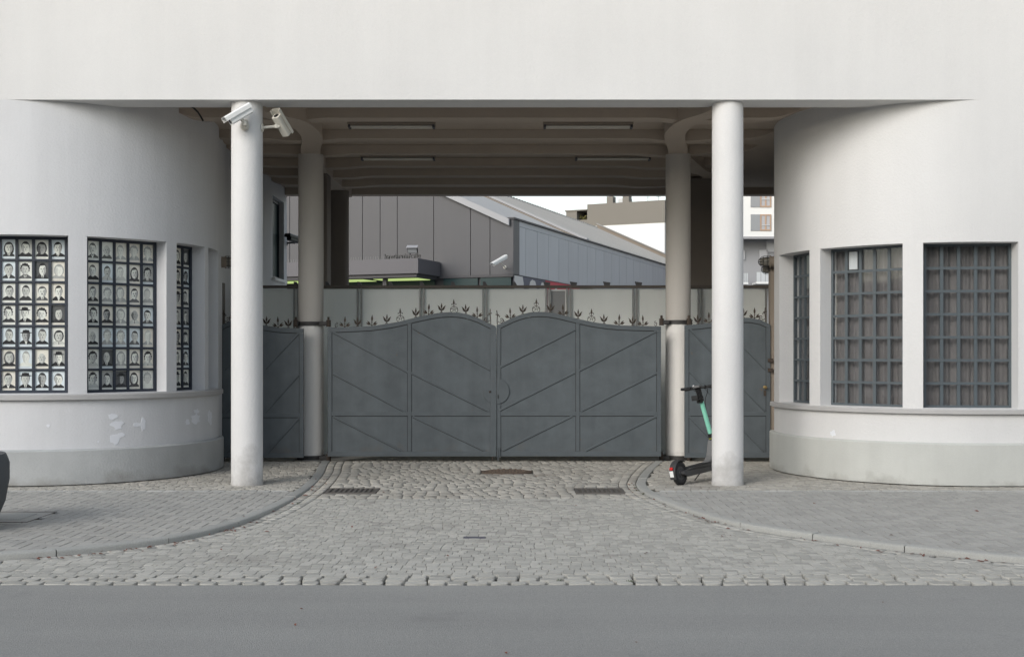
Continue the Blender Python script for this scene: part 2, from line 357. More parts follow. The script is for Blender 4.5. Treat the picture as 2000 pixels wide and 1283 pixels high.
# kerb stones
def kerb_stones(root, curve, sgn):
    L = [0.0]
    for a, b in zip(curve, curve[1:]): L.append(L[-1]+hypot(b[0]-a[0], b[1]-a[1]))
    def at(s):
        s = min(max(s, 0), L[-1]-1e-6)
        for i in range(len(L)-1):
            if L[i+1] >= s:
                t = (s-L[i])/(L[i+1]-L[i]); a, b = curve[i], curve[i+1]
                j0, j1 = max(i-1,0), min(i+2,len(curve)-1)
                d = Vector((curve[j1][0]-curve[j0][0], curve[j1][1]-curve[j0][1])).normalized()
                return a[0]+t*(b[0]-a[0]), a[1]+t*(b[1]-a[1]), d
    s = 0.0
    while s < L[-1]-0.1:
        ln = min(random.uniform(0.85, 1.1), L[-1]-s); n = 6; jz = random.uniform(-0.004, 0.004)
        ring = []
        for i in range(n+1):
            x, y, d = at(s+0.005+(ln-0.010)*i/n); nx, ny = -d.y*sgn, d.x*sgn
            sec = [(0.004,-0.16),(0.0,-0.014),(0.006,0.0),(0.014,0.005),(KW-0.006,0.005),(KW,-0.001),(KW,-0.16)]
            ring.append([(x+nx*o_, y+ny*o_, z+jz) for o_, z in sec])
        b = MB(); V = [p for r in ring for p in r]; k = 7
        F = [(i*k+j, i*k+(j+1)%k, (i+1)*k+(j+1)%k, (i+1)*k+j) for i in range(n) for j in range(k)]
        F += [tuple(range(k-1,-1,-1)), tuple(range(n*k, n*k+k))]
        if sgn < 0: F = [tuple(reversed(f)) for f in F]
        b.add(V, F); b.build('kerb_stone', m_kerb, root, smooth=35)
        s += ln
kroot = kind(bpy.data.objects.new('kerb', None), 'structure'); C.objects.link(kroot); kerb_stones(kroot, KL, 1)
kroot2 = kind(bpy.data.objects.new('kerb', None), 'structure'); C.objects.link(kroot2); kerb_stones(kroot2, KR, -1)

# one stone: an irregular rounded block
def stone_verts(wx, wy, rng, jit=0.10, dome=0.006, rnd=0.22, h=0.06):
    hx, hy = wx/2, wy/2; r = rnd*min(hx, hy)*2
    base = [(-hx+r,-hy),(hx-r,-hy),(hx,-hy+r),(hx,hy-r),(hx-r,hy),(-hx+r,hy),(-hx,hy-r),(-hx,-hy+r)]
    base = [(x*(1+rng.uniform(-jit,jit)), y*(1+rng.uniform(-jit,jit))) for x, y in base]
    tx, ty = rng.uniform(-0.012,0.012), rng.uniform(-0.012,0.012)
    V = [(x, y, -h) for x, y in base] + [(x, y, -0.0035+x*tx+y*ty) for x, y in base] + [(x*0.965, y*0.965, -0.0003+x*tx+y*ty) for x, y in base] + [(0,0,dome)]
    F = [(i, (i+1)%8, 8+(i+1)%8, 8+i) for i in range(8)] + [(8+i, 8+(i+1)%8, 16+(i+1)%8, 16+i) for i in range(8)] + [(16+i, 16+(i+1)%8, 24) for i in range(8)]
    return V, F
def lay(root, stones, name, m, limit=300, jit=0.035, dome=0.002, rnd=0.11, seed=1):
    """stones: (x, y, z, wx, wy, rot); the nearest become parts, the rest one part of kind stuff"""
    rng = random.Random(seed)
    def size(s): d = s[1]; vis = abs(s[0]) < d*0.45; return (0 if vis else 1, d)
    stones = sorted(stones, key=size)
    protos = []
    for i in range(14):
        b = MB(); V, F = stone_verts(0.1, 0.1, rng, jit, dome, rnd); b.add(V, F); protos.append(b.mesh(name, m, smooth=50))
    for s in stones[:limit]:
        o = place(name, rng.choice(protos), root, (s[0], s[1], s[2]+rng.uniform(-0.0015,0.0015)), s[5], (s[3]/0.1, s[4]/0.1, 1.0))
    b = MB()
    for s in stones[limit:]:
        V, F = stone_verts(s[3], s[4], rng, jit, dome, rnd); zz = s[2]+rng.uniform(-0.0015, 0.0015); c, n_ = cos(s[5]), sin(s[5])
        b.add([(x*c-y*n_+s[0], x*n_+y*c+s[1], z+zz) for x, y, z in V], F)
    if b.v: kind(b.build(name, m, root, smooth=50), 'stuff')

rng = random.Random(11)
holes = [(-0.07, 16.05, 0.36, 0.33), (-1.90, 13.93, 0.305, 0.235), (1.045, 13.93, 0.295, 0.235), (-0.34, 10.56, 0.104, 0.03)]   # covers and gratings
def in_hole(x, y): return any(abs(x-a) < hx and abs(y-b) < hy for a, b, hx, hy in holes)
def in_drive(x, y, m=0.0):
    if y > 17.75: return False
    xl = kx_left(y, KL) if y > 8.72 else -12; xr = kx_left(y, KR) if y > 8.66 else 12
    return xl+m < x < xr-m
setts, setts2 = [], []
y = ROAD_Y
row = 0
while y < 17.9:
    if row < 3: rd, wlo, whi, gap = 0.122, 0.125, 0.19, 0.025
    elif y < 13.2: rd, wlo, whi, gap = rng.uniform(0.088, 0.104), 0.072, 0.125, 0.0032
    else: rd, wlo, whi, gap = rng.uniform(0.13, 0.16), 0.11, 0.17, 0.007
    cy = y+rd/2; mg = 0.225 if cy > 8.9 else 0.03
    xl = kx_left(cy, KL)+mg if cy > 8.78 else -7.5; xr = kx_left(cy, KR)-mg if cy > 8.72 else 7.5
    runs = [(max(xl, -7.5), min(xr, 7.5))]
    for a_, b_, hx_, hy_ in holes:
        if abs(cy-b_) < hy_+0.02:
            runs = [r for lo, hi in runs for r in ((lo, min(hi, a_-hx_)), (max(lo, a_+hx_), hi)) if r[1]-r[0] > 0.03]
    for lo, hi in runs:
        x = lo
        while hi-x > 0.03:
            wx = rng.uniform(wlo, whi)
            if hi-x < wx+0.05: wx = hi-x if hi-x < whi*1.15 else (hi-x)/2
            cx = x+wx/2
            wob = 0.014*sin(cx*0.7+row*0.05) + 0.006*sin(cx*2.3+1) if row > 2 else 0.0
            (setts if y < 13.2 else setts2).append((cx, cy+wob, dz(cy), wx-gap, rd-gap*0.9, rng.uniform(-0.03, 0.03)))
            x += wx
    y += rd; row += 1
def along(curve, off, step, wd, z_of, ymax=17.7):
    out = []; c2 = offset_curve(curve, off); acc = 0.0
    for a, b_ in zip(c2, c2[1:]):
        l = hypot(b_[0]-a[0], b_[1]-a[1])
        while acc < l:
            t = acc/l; x, y_ = a[0]+t*(b_[0]-a[0]), a[1]+t*(b_[1]-a[1]); ln = step*rng.uniform(0.8, 1.2)
            if 8.75 < y_ < ymax and abs(x) < 7 and not any(abs(x-a_) < hx_-0.03 and abs(y_-b__) < hy_-0.03 for a_, b__, hx_, hy_ in holes): out.append((x, y_, z_of(y_), ln-0.010, wd, atan2(b_[1]-a[1], b_[0]-a[0])+rng.uniform(-0.03, 0.03)))
            acc += ln
        acc -= l
    return out
edge_rows = [e for o_ in (0.056, 0.164) for e in along(KL, -o_, 0.15, 0.098, dz) + along(KR, o_, 0.15, 0.098, dz)]
setts += [e for e in edge_rows if e[1] < 13.2]; setts2 += [e for e in edge_rows if e[1] >= 13.2]
lay(drive, setts, 'sett', m_sett, 300, seed=3)
kind(lay(drive, setts2, 'worn_sett', m_sett2, 0, seed=4) or drive, 'structure')

# small setts between kerb and bays, with a pale border row towards the pavers
PAVE_Y = 13.72
for root, curve, side in ((paveL, KLi, -1), (paveR, KRi, 1)):
    st = []; bd = []
    y = PAVE_Y; row = 0
    while y < 17.7:
        rd = 0.15 if row < 1 else rng.uniform(0.09, 0.115); x = 1.4
        while x < 7.6:
            wx = rng.uniform(0.15, 0.2) if row < 1 else rng.uniform(0.09, 0.13); cx = side*(x+wx/2); cy = y+rd/2
            wob = 0.03*sin(cx*1.7+row*0.2) if row > 1 else 0
            lim = kx_left(cy, curve)
            ok = (cx < lim-0.02) if side < 0 else (cx > lim+0.02)
            if ok: (bd if row < 1 else st).append((cx, cy+wob, 0.0, wx-0.009, rd-0.009, rng.uniform(-0.04, 0.04)))
            x += wx
        y += rd; row += 1
    lay(root, bd, 'border_sett', m_settlight, 300, seed=5+side)
    lay(root, st, 'worn_sett', m_sett2, 0, seed=8+side)

# herringbone pavers, clipped along the kerb
def clip_half(poly, px, py, nx, ny):
    out = []
    for i in range(len(poly)):
        a, b = poly[i], poly[(i+1) % len(poly)]
        da = (a[0]-px)*nx+(a[1]-py)*ny; db = (b[0]-px)*nx+(b[1]-py)*ny
        if da >= 0: out.append(a)
        if da*db < 0: t = da/(da-db); out.append((a[0]+t*(b[0]-a[0]), a[1]+t*(b[1]-a[1])))
    return out
HATCH = (-5.42, -4.66, 11.22, 11.96)
def pavers(root, curve, side, seed):
    u = 0.1; gp = 0.0042; items = []; rg = random.Random(seed)
    for ix in range(-5, 80):
        for iy in range(85, 142):
            k = (ix-iy) % 4
            if k == 0: a = (ix*u, (ix+2)*u, iy*u, (iy+1)*u)
            elif k == 3: a = (ix*u, (ix+1)*u, iy*u, (iy+2)*u)
            else: continue
            x0, x1 = (a[0], a[1]) if side > 0 else (-a[1], -a[0])
            poly = [(x0+gp, a[2]+gp), (x1-gp, a[2]+gp), (x1-gp, a[3]-gp), (x0+gp, a[3]-gp)]
            cx, cy = (x0+x1)/2, (a[2]+a[3])/2
            if abs(cx) > 7.4: continue
            full = True
            (px, py, dx, dy), dist = nearest(curve, cx, cy)
            nx, ny = -dy*side*-1, dx*side*-1
            n_ = hypot(nx, ny); nx, ny = nx/n_, ny/n_
            sg = (cx-px)*nx+(cy-py)*ny
            if sg < 0 or dist < KW-0.125: continue
            if dist < KW+0.2:
                q = clip_half(poly, px+nx*(KW+0.004), py+ny*(KW+0.004), nx, ny); full = len(q) == 4 and q == poly; poly = q
            if len(poly) >= 3 and a[3] > PAVE_Y-0.004:
                q = clip_half(poly, 0, PAVE_Y-0.004, 0, -1); full = full and q == poly; poly = q
            if side < 0 and HATCH[0] < cx < HATCH[1] and HATCH[2] < cy < HATCH[3]: continue
            if len(poly) < 3: continue
            ar = 0.5*abs(sum(poly[i][0]*poly[(i+1)%len(poly)][1]-poly[(i+1)%len(poly)][0]*poly[i][1] for i in range(len(poly))))
            if ar < 0.0012: continue
            items.append((cy + (0 if abs(cx) < cy*0.45 else 50), cx, cy, poly, full, k))
    items.sort(key=lambda t: t[0])
    def shape(b, poly, cx, cy, z):
        n = len(poly); ccx = sum(p[0] for p in poly)/n; ccy = sum(p[1] for p in poly)/n; ch = 0.002
        def ins(p):
            vx, vy = p[0]-ccx, p[1]-ccy; l = hypot(vx, vy) or 1; return (p[0]-vx/l*ch, p[1]-vy/l*ch)
        a = sum(poly[i][0]*poly[(i+1)%n][1]-poly[(i+1)%n][0]*poly[i][1] for i in range(n))
        if a < 0: poly = poly[::-1]
        q = [ins(p) for p in poly]
        V = [(p[0]-cx, p[1]-cy, -0.05+z) for p in poly]+[(p[0]-cx, p[1]-cy, -0.0035+z) for p in poly]+[(p[0]-cx, p[1]-cy, z) for p in q]
        F = [(i,(i+1)%n,n+(i+1)%n,n+i) for i in range(n)]+[(n+i,n+(i+1)%n,2*n+(i+1)%n,2*n+i) for i in range(n)]+[tuple(range(2*n,3*n))]
        b.add(V, F)
    cache = {}; rest = MB()
    for i, (_, cx, cy, poly, full, k) in enumerate(items):
        z = rg.uniform(-0.0015, 0.0015)
        if i < 300:
            if full:
                if k not in cache:
                    b = MB(); shape(b, poly, cx, cy, 0); cache[k] = b.mesh('paver', m_paver)
                me = cache[k]
            else:
                b = MB(); shape(b, poly, cx, cy, 0); me = b.mesh('paver', m_paver)
            place('paver', me, root, (cx, cy, z))
        else: shape(rest, poly, 0, 0, z)
    kind(rest.build('paver', m_paver, root), 'stuff')
pavers(paveL, KL, -1, 21); pavers(paveR, KR, 1, 22)

# plain house row on the other side of the street: it shuts off the low sky and is what the windows mirror
OB = -11.0; b = MB(); b.box(-60, 60, OB-10, OB, -0.1, 6.6)
b.box(-60, 60, OB, OB+0.18, 6.2, 6.45); b.box(-60, 60, OB, OB+0.06, -0.1, 0.8); b.m = 1
for i in range(-19, 20):
    for z0, z1 in ((1.5, 3.5), (4.3, 5.8)): b.box(i*3.0-0.6, i*3.0+0.6, OB-0.02, OB+0.02, z0, z1)
b.m = 0
for i in range(-19, 20):
    for z0 in (1.40, 4.20): b.box(i*3.0-0.72, i*3.0+0.72, OB, OB+0.12, z0, z0+0.095)
kind(b.build('opposite_houses', [mat('dull_render', (0.30,0.27,0.23), 0.9, var=0.1, vscale=0.5), m_teal]), 'structure')
g = MB(); g.face([(-60,OB,-0.03),(60,OB,-0.03),(60,OB+3,-0.03),(-60,OB+3,-0.03)]); kind(g.build('far_pavement', m_asphalt), 'structure')

# ------------------------------------------------------------------ the gatehouse building
F0 = 14.25; R = 2.05; CY = 16.30; SOF = 4.718; SLAB = 4.85; BACK = 22.72
bld = thing('gatehouse_building', 'white plastered factory gatehouse with two rounded bays and a passage on columns', 'building', (0, F0, 0))
class Path:
    """plan line of a bay wall by arc length t (t=0 where the flat front ends): flat, quarter-round, passage side"""
    def __init__(s, side, cx, thmax, tail):
        s.side, s.cx, s.thm, s.tail = side, cx, radians(thmax), tail
        s.L1 = R*s.thm
        e, n = s.base(s.L1); s.segs = []; a = e; t = s.L1
        for q in tail:
            d = hypot(q[0]-a[0], q[1]-a[1]); s.segs.append((t, t+d, a, q)); a = q; t += d
        s.end = t
    def base(s, t):
        th = t/R; return (s.cx - s.side*R*sin(th), CY - R*cos(th)), (-s.side*sin(th), -cos(th))
    def at(s, t):
        if t <= 0: return (s.cx - s.side*t, F0), (0, -1)
        if t <= s.L1: return s.base(t)
        for t0, t1, a, b in s.segs:
            if t <= t1+1e-6:
                k = (t-t0)/(t1-t0); dx, dy = b[0]-a[0], b[1]-a[1]; l = hypot(dx, dy)
                n = (dy/l, -dx/l) if s.side < 0 else (-dy/l, dx/l)
                return (a[0]+k*dx, a[1]+k*dy), n
    def t_of_u(s, u):
        lo, hi = -1.5, s.L1
        for _ in range(60):
            m = (lo+hi)/2; p, _n = s.at(m); uu = 1000+FPX*p[0]/p[1]
            if (uu < u) == (s.side < 0): lo = m
            else: hi = m
        return (lo+hi)/2
    def off(s, t, d): p, n = s.at(t); return (p[0]+n[0]*d, p[1]+n[1]*d)
pl = Path(-1, -6.205, 104, [(-4.42, 17.9), (-4.42, BACK+0.2)])
pr = Path(1, 5.761, 102.5, [(4.06, 18.05), (5.25, BACK+0.2)])
TH = 0.30
def bay_wall(p, openings, m):
    brk = set([-9.5, 0.0, p.L1, p.end] + [s_[1] for s_ in p.segs])
    for o in openings: brk |= {o[0], o[1]}
    n = int(p.L1/0.07)
    brk |= {p.L1*i/n for i in range(1, n)}
    T = sorted(brk)
    T = [t for i, t in enumerate(T) if i == 0 or t-T[i-1] > 1e-4]
    zs = sorted({0.0, SOF} | {o[2] for o in openings} | {o[3] for o in openings})
    b = MB()
    def opened(t, z): return any(o[0]-1e-6 <= t <= o[1]+1e-6 and o[2] <= z <= o[3] for o in openings)
    for d, flip in ((0.0, False), (-TH, True)):
        idx = {}; V = []; Fc = []
        for i, t in enumerate(T):
            x, y = p.off(t, d)
            for j, z in enumerate(zs):
                zz = z if (z < SOF or t < 1e-6) else SLAB+0.01
                idx[i, j] = len(V); V.append((x, y, zz))
        for i in range(len(T)-1):
            for j in range(len(zs)-1):
                if opened((T[i]+T[i+1])/2, (zs[j]+zs[j+1])/2): continue
                f = (idx[i,j], idx[i+1,j], idx[i+1,j+1], idx[i,j+1])
                if (p.side > 0) != flip: f = f[::-1]
                Fc.append(f)
        b.add(V, Fc)
    for t0, t1, z0, z1 in openings:
        ts = [t for t in T if t0-1e-6 <= t <= t1+1e-6]
        for t in (t0, t1):
            a = p.off(t, 0); c = p.off(t, -TH)
            b.face([(*a, z0), (*c, z0), (*c, z1), (*a, z1)])
        for z in (z0, z1):
            for ta, tb in zip(ts, ts[1:]):
                a, a2, c, c2 = p.off(ta, 0), p.off(ta, -TH), p.off(tb, 0), p.off(tb, -TH)
                b.face([(*a, z), (*c, z), (*c2, z), (*a2, z)])
    x, y = p.at(p.end)[0]; x2, y2 = p.off(p.end, -TH)
    b.face([(x, y, 0), (x2, y2, 0), (x2, y2, SLAB), (x, y, SLAB)])
    return b.build('bay_wall', m, bld, smooth=30)
def band(p, t0, t1, z0, z1, d0, d1, name, m, parent, chamf=0.0):
    """a course that follows the wall line, from depth d0 out to d1"""
    n = int((t1-t0)/0.07)+1; T = [t0+(t1-t0)*i/n for i in range(n+1)]
    sec = [(d0, z0), (d1, z0), (d1, z1-chamf), (d1-chamf, z1), (d0, z1)] if chamf else [(d0, z0), (d1, z0), (d1, z1), (d0, z1)]
    V = []; k = len(sec)
    for t in T:
        for d, z in sec: V.append((*p.off(t, d), z))
    F = [(i*k+j, i*k+(j+1)%k, (i+1)*k+(j+1)%k, (i+1)*k+j) for i in range(n) for j in range(k)]
    F += [tuple(range(k-1,-1,-1)), tuple(range(n*k, n*k+k))]
    if p.side > 0: F = [f[::-1] for f in F]
    F = [f[::-1] for f in F]
    b = MB(); b.add(V, F); return b.build(name, m, parent, smooth=35)

LZ0, LZ1 = 1.13, 3.075; RZ0, RZ1 = 0.95, 2.985
tl = pl.t_of_u; tr = pr.t_of_u
winL = [(tl(-50), tl(133)), (tl(170), tl(325)), (tl(345), tl(400)), (tl(407), tl(407)+0.55)]
winR = [(-0.42, tr(1803)), (tr(1763), tr(1602)), (tr(1581), R*radians(87.5))]
side_t = pl.segs[-1]; swin = (side_t[0]+(21.55-17.9), side_t[0]+(22.62-17.9))
wallL = bay_wall(pl, [(a, b, LZ0, LZ1) for a, b in winL] + [(swin[0], swin[1], 3.04, 4.55)], m_bayL)
wallR = bay_wall(pr, [(a, b, RZ0, RZ1) for a, b in winR], m_plaster)
wallL['label'] = 'grey tinted bay wall with filler patches'; wallR['label'] = 'clean white bay wall'
band(pl, -9.5, pl.L1+0.02, 0.014, 0.445, -0.02, 0.065, 'plinth', m_plinthL, wallL, 0.02)
band(pr, -9.5, pr.L1+0.02, 0.014, 0.53, -0.02, 0.065, 'plinth', m_plinthR, wallR, 0.02)
band(pl, -9.5, pl.L1-0.05, 1.055, 1.122, -0.26, 0.06, 'window_sill', m_sill, wallL, 0.012)
band(pr, -9.5, pr.L1-0.02, 0.885, 0.943, -0.26, 0.06, 'window_sill', m_sill, wallR, 0.012)

# filler patches on the left bay: thin skins of plaster, each with an outline of its own
def patch(p, u, v, w_, h_, parent, name='filler_patch', m=m_patch, seed=0):
    rg = random.Random(seed); t0 = p.t_of_u(u); d = p.at(t0)[0][1]; z0 = Z_(v, d); sx = w_*d/FPX/max(0.25, cos(t0/R)); sz = h_*d/FPX
    pts = []
    for i in range(14):
        a = 2*pi*i/14; r = rg.uniform(0.55, 1.1)
        x, y = p.off(t0+cos(a)*sx/2*r, 0.0); pts.append((t0+cos(a)*sx/2*r, z0+sin(a)*sz/2*r))
    b = MB(); V = [(*p.off(t, 0.004), z) for t, z in pts] + [(*p.off(t, -0.002), z) for t, z in pts]
    n = len(pts); F = [tuple(range(n)), tuple(range(2*n-1, n-1, -1))] + [(i, (i+1)%n, n+(i+1)%n, n+i) for i in range(n)]
    b.add(V, F); return b.build(name, m, parent)
for i, (u, v, w_, h_) in enumerate([(220,813,16,14),(229,830,24,20),(269,829,16,10),(279,827,10,28),(226,857,18,30),(236,850,14,10),(94,831,7,8),(366,824,6,16),(382,818,10,26),(384,803,7,10),(410,815,7,30),(192,862,4,4),(160,705,5,8),(158,737,5,7),(48,776,5,5)]):
    if v > 780: patch(pl, u, v, w_, h_, wallL, seed=i)
patch(pr, 1627, 846, 9, 14, wallR, seed=40)

# windows
def frame_axes(p, t0, t1, rec):
    a, b = Vector(p.off(t0, -rec)), Vector(p.off(t1, -rec))
    if p.side > 0: a, b = b, a                       # a is the left end seen from the street
    ax = (b-a).normalized(); n = Vector((ax.y, -ax.x)); return a, b, ax, n
pane_cache = {}
def window(p, t0, t1, z0, z1, cols, rows, m_bar, barw, rec, style, label, edge=None):
    a, b, ax, n = frame_axes(p, t0, t1, rec); W = (b-a).length; H = z1-z0
    e = Vector((ax.x, ax.y, 0)); nn = Vector((n.x, n.y, 0)); up = Vector((0,0,1)); o3 = Vector((a.x, a.y, z0))
    rz = atan2(ax.y, ax.x); ed = edge or barw
    q = lambda x, z, d=0.0: o3+e*x+up*z+nn*d
    fr = MB()
    for x in (ed/2, W-ed/2): fr.obox(q(x, H/2), e*(ed/2), nn*0.020, up*(H/2))
    for z in (ed/2, H-ed/2): fr.obox(q(W/2, z), e*(W/2-ed), nn*0.020, up*(ed/2))
    win = fr.build('window', m_bar, bld); win['label'] = label
    cw = (W-ed)/cols; rh = (H-ed)/rows
    vb = MB(); vb.box(-barw/2, barw/2, -0.012, 0.010, -(H/2-ed), H/2-ed); vm = vb.mesh('glazing_bar', m_bar)
    hb = MB(); hb.box(-(W/2-ed), W/2-ed, -0.015, 0.008, -barw/2*0.8, barw/2*0.8); hm = hb.mesh('glazing_bar', m_bar)
    for i in range(1, cols): place('glazing_bar', vm, win, q(ed/2+cw*i, H/2), rz)
    for j in range(1, rows): place('glazing_bar', hm, win, q(W/2, ed/2+rh*j, 0.003), rz)
    key = (round(cw,3), round(rh,3))
    pb = MB(); pb.box(-cw/2+0.004, cw/2-0.004, -0.002, 0.002, -rh/2+0.004, rh/2-0.004); pm = pb.mesh('pane', m_glass)
    for i in range(cols):
        for j in range(rows):
            place('pane', pm, win, q(ed/2+cw*(i+0.5), ed/2+rh*(j+0.5), 0.002), rz + (random.uniform(-0.006, 0.006)))
    return win, q, e, nn, rz, W, H, cw, rh, ed
def ell(cx, cz, rx, rz_, n=12, a0=0.0, a1=2*pi):
    return [(cx+rx*cos(a0+(a1-a0)*i/n), cz+rz_*sin(a0+(a1-a0)*i/n)) for i in range(n if a1-a0 > 6.2 else n+1)]
INKS = ['black', 'dark', 'mid', 'soft', 'pale', 'light']
def portrait_mesh(w_, h_, rg, faint=False):
    """a printed head-and-shoulders picture on a sheet; every tone is a printed shape"""
    b = MB(); lay_ = [0]
    mats = [rg.choice(m_paper)] + [m_ink[k] for k in INKS]
    def put(pts, ink):
        lay_[0] += 1; d = -0.00022*lay_[0]
        b.m = 0 if ink is None else 1+INKS.index(ink)
        b.face([(x*w_, d, z*h_) for x, z in pts])
    b.m = 0; b.box(-w_/2, w_/2, 0, 0.003, -h_/2, h_/2)
    if rg.random() < 0.22 and not faint: put([(-0.49,-0.37),(0.49,-0.37),(0.49,0.48),(-0.49,0.48)], rg.choice(['mid','soft','pale']))
    T = (lambda k: {'black':'soft','dark':'soft','mid':'pale','soft':'pale','pale':'light','light':'light'}[k]) if faint else (lambda k: k)
    kind_ = rg.choice(['short','short','short','short','bob','bob','curly','curly','long','long','bald','side','side','short','curly','hat'])
    cx = rg.uniform(-0.05, 0.05); cz = rg.uniform(0.05, 0.10); fw, fh = rg.uniform(0.235, 0.285), rg.uniform(0.245, 0.285); tilt = rg.uniform(-0.05, 0.05)
    hair = T(rg.choice(['black','black','black','dark','dark','mid'])); skin = T(rg.choice(['light','light','pale','pale','soft'])) ; shade = T('mid' if skin in ('light','pale') else 'dark')
    coat = T(rg.choice(['black','black','black','dark','dark','mid','pale']))
    if kind_ == 'long': put(ell(cx, cz-0.05, fw*1.38, fh*1.45, 14), hair)
    # shoulders
    sw = rg.uniform(0.40, 0.49); sh = rg.uniform(-0.20, -0.14)
    put([(-sw+cx*0.5,-0.36),(sw+cx*0.5,-0.36),(sw*0.96,-0.28),(sw*0.6,sh-0.02),(0.13+cx,sh+0.05),(-0.13+cx,sh+0.05),(-sw*0.6,sh-0.02),(-sw*0.96,-0.28)], coat)
    put([(cx-0.09,cz-fh*0.6),(cx+0.09,cz-fh*0.6),(cx+0.10,sh-0.01),(cx,sh-0.07),(cx-0.10,sh-0.01)], shade)
    if rg.random() < 0.5:
        put([(cx-0.12,sh+0.02),(cx,sh-0.05),(cx+0.12,sh+0.02),(cx+0.03,-0.35),(cx-0.03,-0.35)], T('light'))
        if rg.random() < 0.6: put([(cx-0.022,sh-0.05),(cx+0.022,sh-0.05),(cx+0.03,-0.35),(cx-0.03,-0.35)], T('black'))
    if kind_ in ('bob',): put(ell(cx, cz+0.01, fw*1.32, fh*1.18, 14), hair)
    elif kind_ == 'curly':
        for k in range(9):
            a = -0.5+k*4.14/8; put(ell(cx+cos(a)*fw*1.0, cz+0.06+sin(a)*fh*0.85, 0.09, 0.065, 8), hair)
        put(ell(cx, cz+0.05, fw*1.05, fh*1.02, 12), hair)
    elif kind_ != 'bald': put(ell(cx, cz+0.05, fw*1.1, fh*1.02, 14), hair)
    # ears, face, shaded side
    for s_ in (-1, 1): put(ell(cx+s_*fw*0.98, cz-0.01, 0.028, 0.035, 6), shade)
    put(ell(cx, cz-0.015, fw, fh, 16), skin)
    sd_ = rg.choice([-1, 1])
    put([(cx+sd_*fw*0.35, cz+fh*0.55)]+[(cx+sd_*fw*cos(a)*0.99, cz-0.015+fh*sin(a)*0.99) for a in (0.5,0.15,-0.25,-0.65,-1.05,-1.4)]+[(cx+sd_*fw*0.35, cz-fh*0.35)], T('soft') if skin != T('soft') else T('mid'))
    # hairline
    if kind_ not in ('bald', 'hat'):
        hl = rg.uniform(0.45, 0.7)
        put(ell(cx, cz-0.015, fw*1.03, fh*1.03, 12, *((0.95, pi-0.75) if sd_ > 0 else (0.75, pi-0.95))), hair)
    if kind_ == 'hat':
        put(ell(cx, cz+fh*0.62, fw*1.65, 0.035, 12), T('black')); put([(cx-fw*1.02,cz+fh*0.6),(cx+fw*1.02,cz+fh*0.6),(cx+fw*0.80,cz+fh*1.12),(cx-fw*0.80,cz+fh*1.12)], T('black'))
    f = T(rg.choice(['dark','mid','mid'])); off = sd_*-0.015
    for s_ in (-1, 1):
        put([(cx+off+s_*0.045, cz+0.045),(cx+off+s_*0.125, cz+0.052),(cx+off+s_*0.12, cz+0.066),(cx+off+s_*0.045, cz+0.06)], f)
        put(ell(cx+off+s_*0.08, cz+0.018, 0.034, 0.015, 8), f)
        if kind_ == 'side': put(ell(cx+off+s_*0.08, cz+0.015, 0.05, 0.03, 8), T('soft')); put(ell(cx+off+s_*0.08, cz+0.018, 0.025, 0.013, 6), f)
    put([(cx+off-0.012, cz+0.02),(cx+off+sd_*0.03, cz-0.055),(cx+off-sd_*0.03, cz-0.055)], T('soft'))
    put(ell(cx+off, cz-0.062, 0.034, 0.010, 6), T('mid'))
    put(ell(cx+off, cz-0.105, 0.055, 0.012, 8), f)
    put(ell(cx+off, cz-0.135, 0.035, 0.008, 6), T('soft'))
    if kind_ in ('short','side') and rg.random() < 0.3: put(ell(cx+off, cz-0.083, 0.06, 0.012, 8), T('black'))
    # caption strip and its tiny grey lines
    put([(-0.49,-0.49),(0.49,-0.49),(0.49,-0.375),(-0.49,-0.375)], None)
    put([(-0.36,-0.42),(rg.uniform(0.2,0.38),-0.42),(rg.uniform(0.2,0.38),-0.405),(-0.36,-0.405)], 'soft')
    return b.mesh('portrait_print', mats)
prg = random.Random(5)
lab = ['left bay window full of portrait prints, cut by the frame edge', 'portrait window between the two plaster piers', 'narrow portrait window on the turn of the bay with a red print', 'last narrow window of the left bay']
for wi, (t0, t1) in enumerate(winL):
    cols = (5, 5, 3, 2)[wi]
    win, q, e, nn, rz, W, H, cw, rh, ed = window(pl, t0, t1, LZ0, LZ1, cols, 7, m_barL, 0.033, 0.205, 'portrait', lab[wi], 0.036)
    bk = MB(); bk.obox(q(W/2, H/2, -0.05), e*(W/2), nn*0.01, Vector((0,0,H/2))); bk.build('backing_board', m_back, win)
    for i in range(cols):
        for j in range(7):
            faint = (wi == 1 and ((i == 2 and j > 0) or (i == 4 and j % 2 == 0) or (i == 3 and j == 6))) or prg.random() < 0.06
            if wi == 2 and i == 0 and j >= 5:
                b = MB(); b.obox((0,0,0), (cw*0.4,0,0), (0,0.002,0), (0,0,rh*0.42)); me = b.mesh('portrait_print', m_poster if j == 5 else m_rail)
            else: me = portrait_mesh(min(0.180, cw*0.87), 0.248, prg, faint)
            place('portrait_print', me, win, q(ed/2+cw*(i+0.5), ed/2+rh*(j+0.5)-0.004, -0.011), rz + prg.uniform(-0.01, 0.01))
labr = ['widest bay window with grille and drawn curtains', 'middle bay window with grille and drawn curtains', 'narrow bay window turning into the passage']
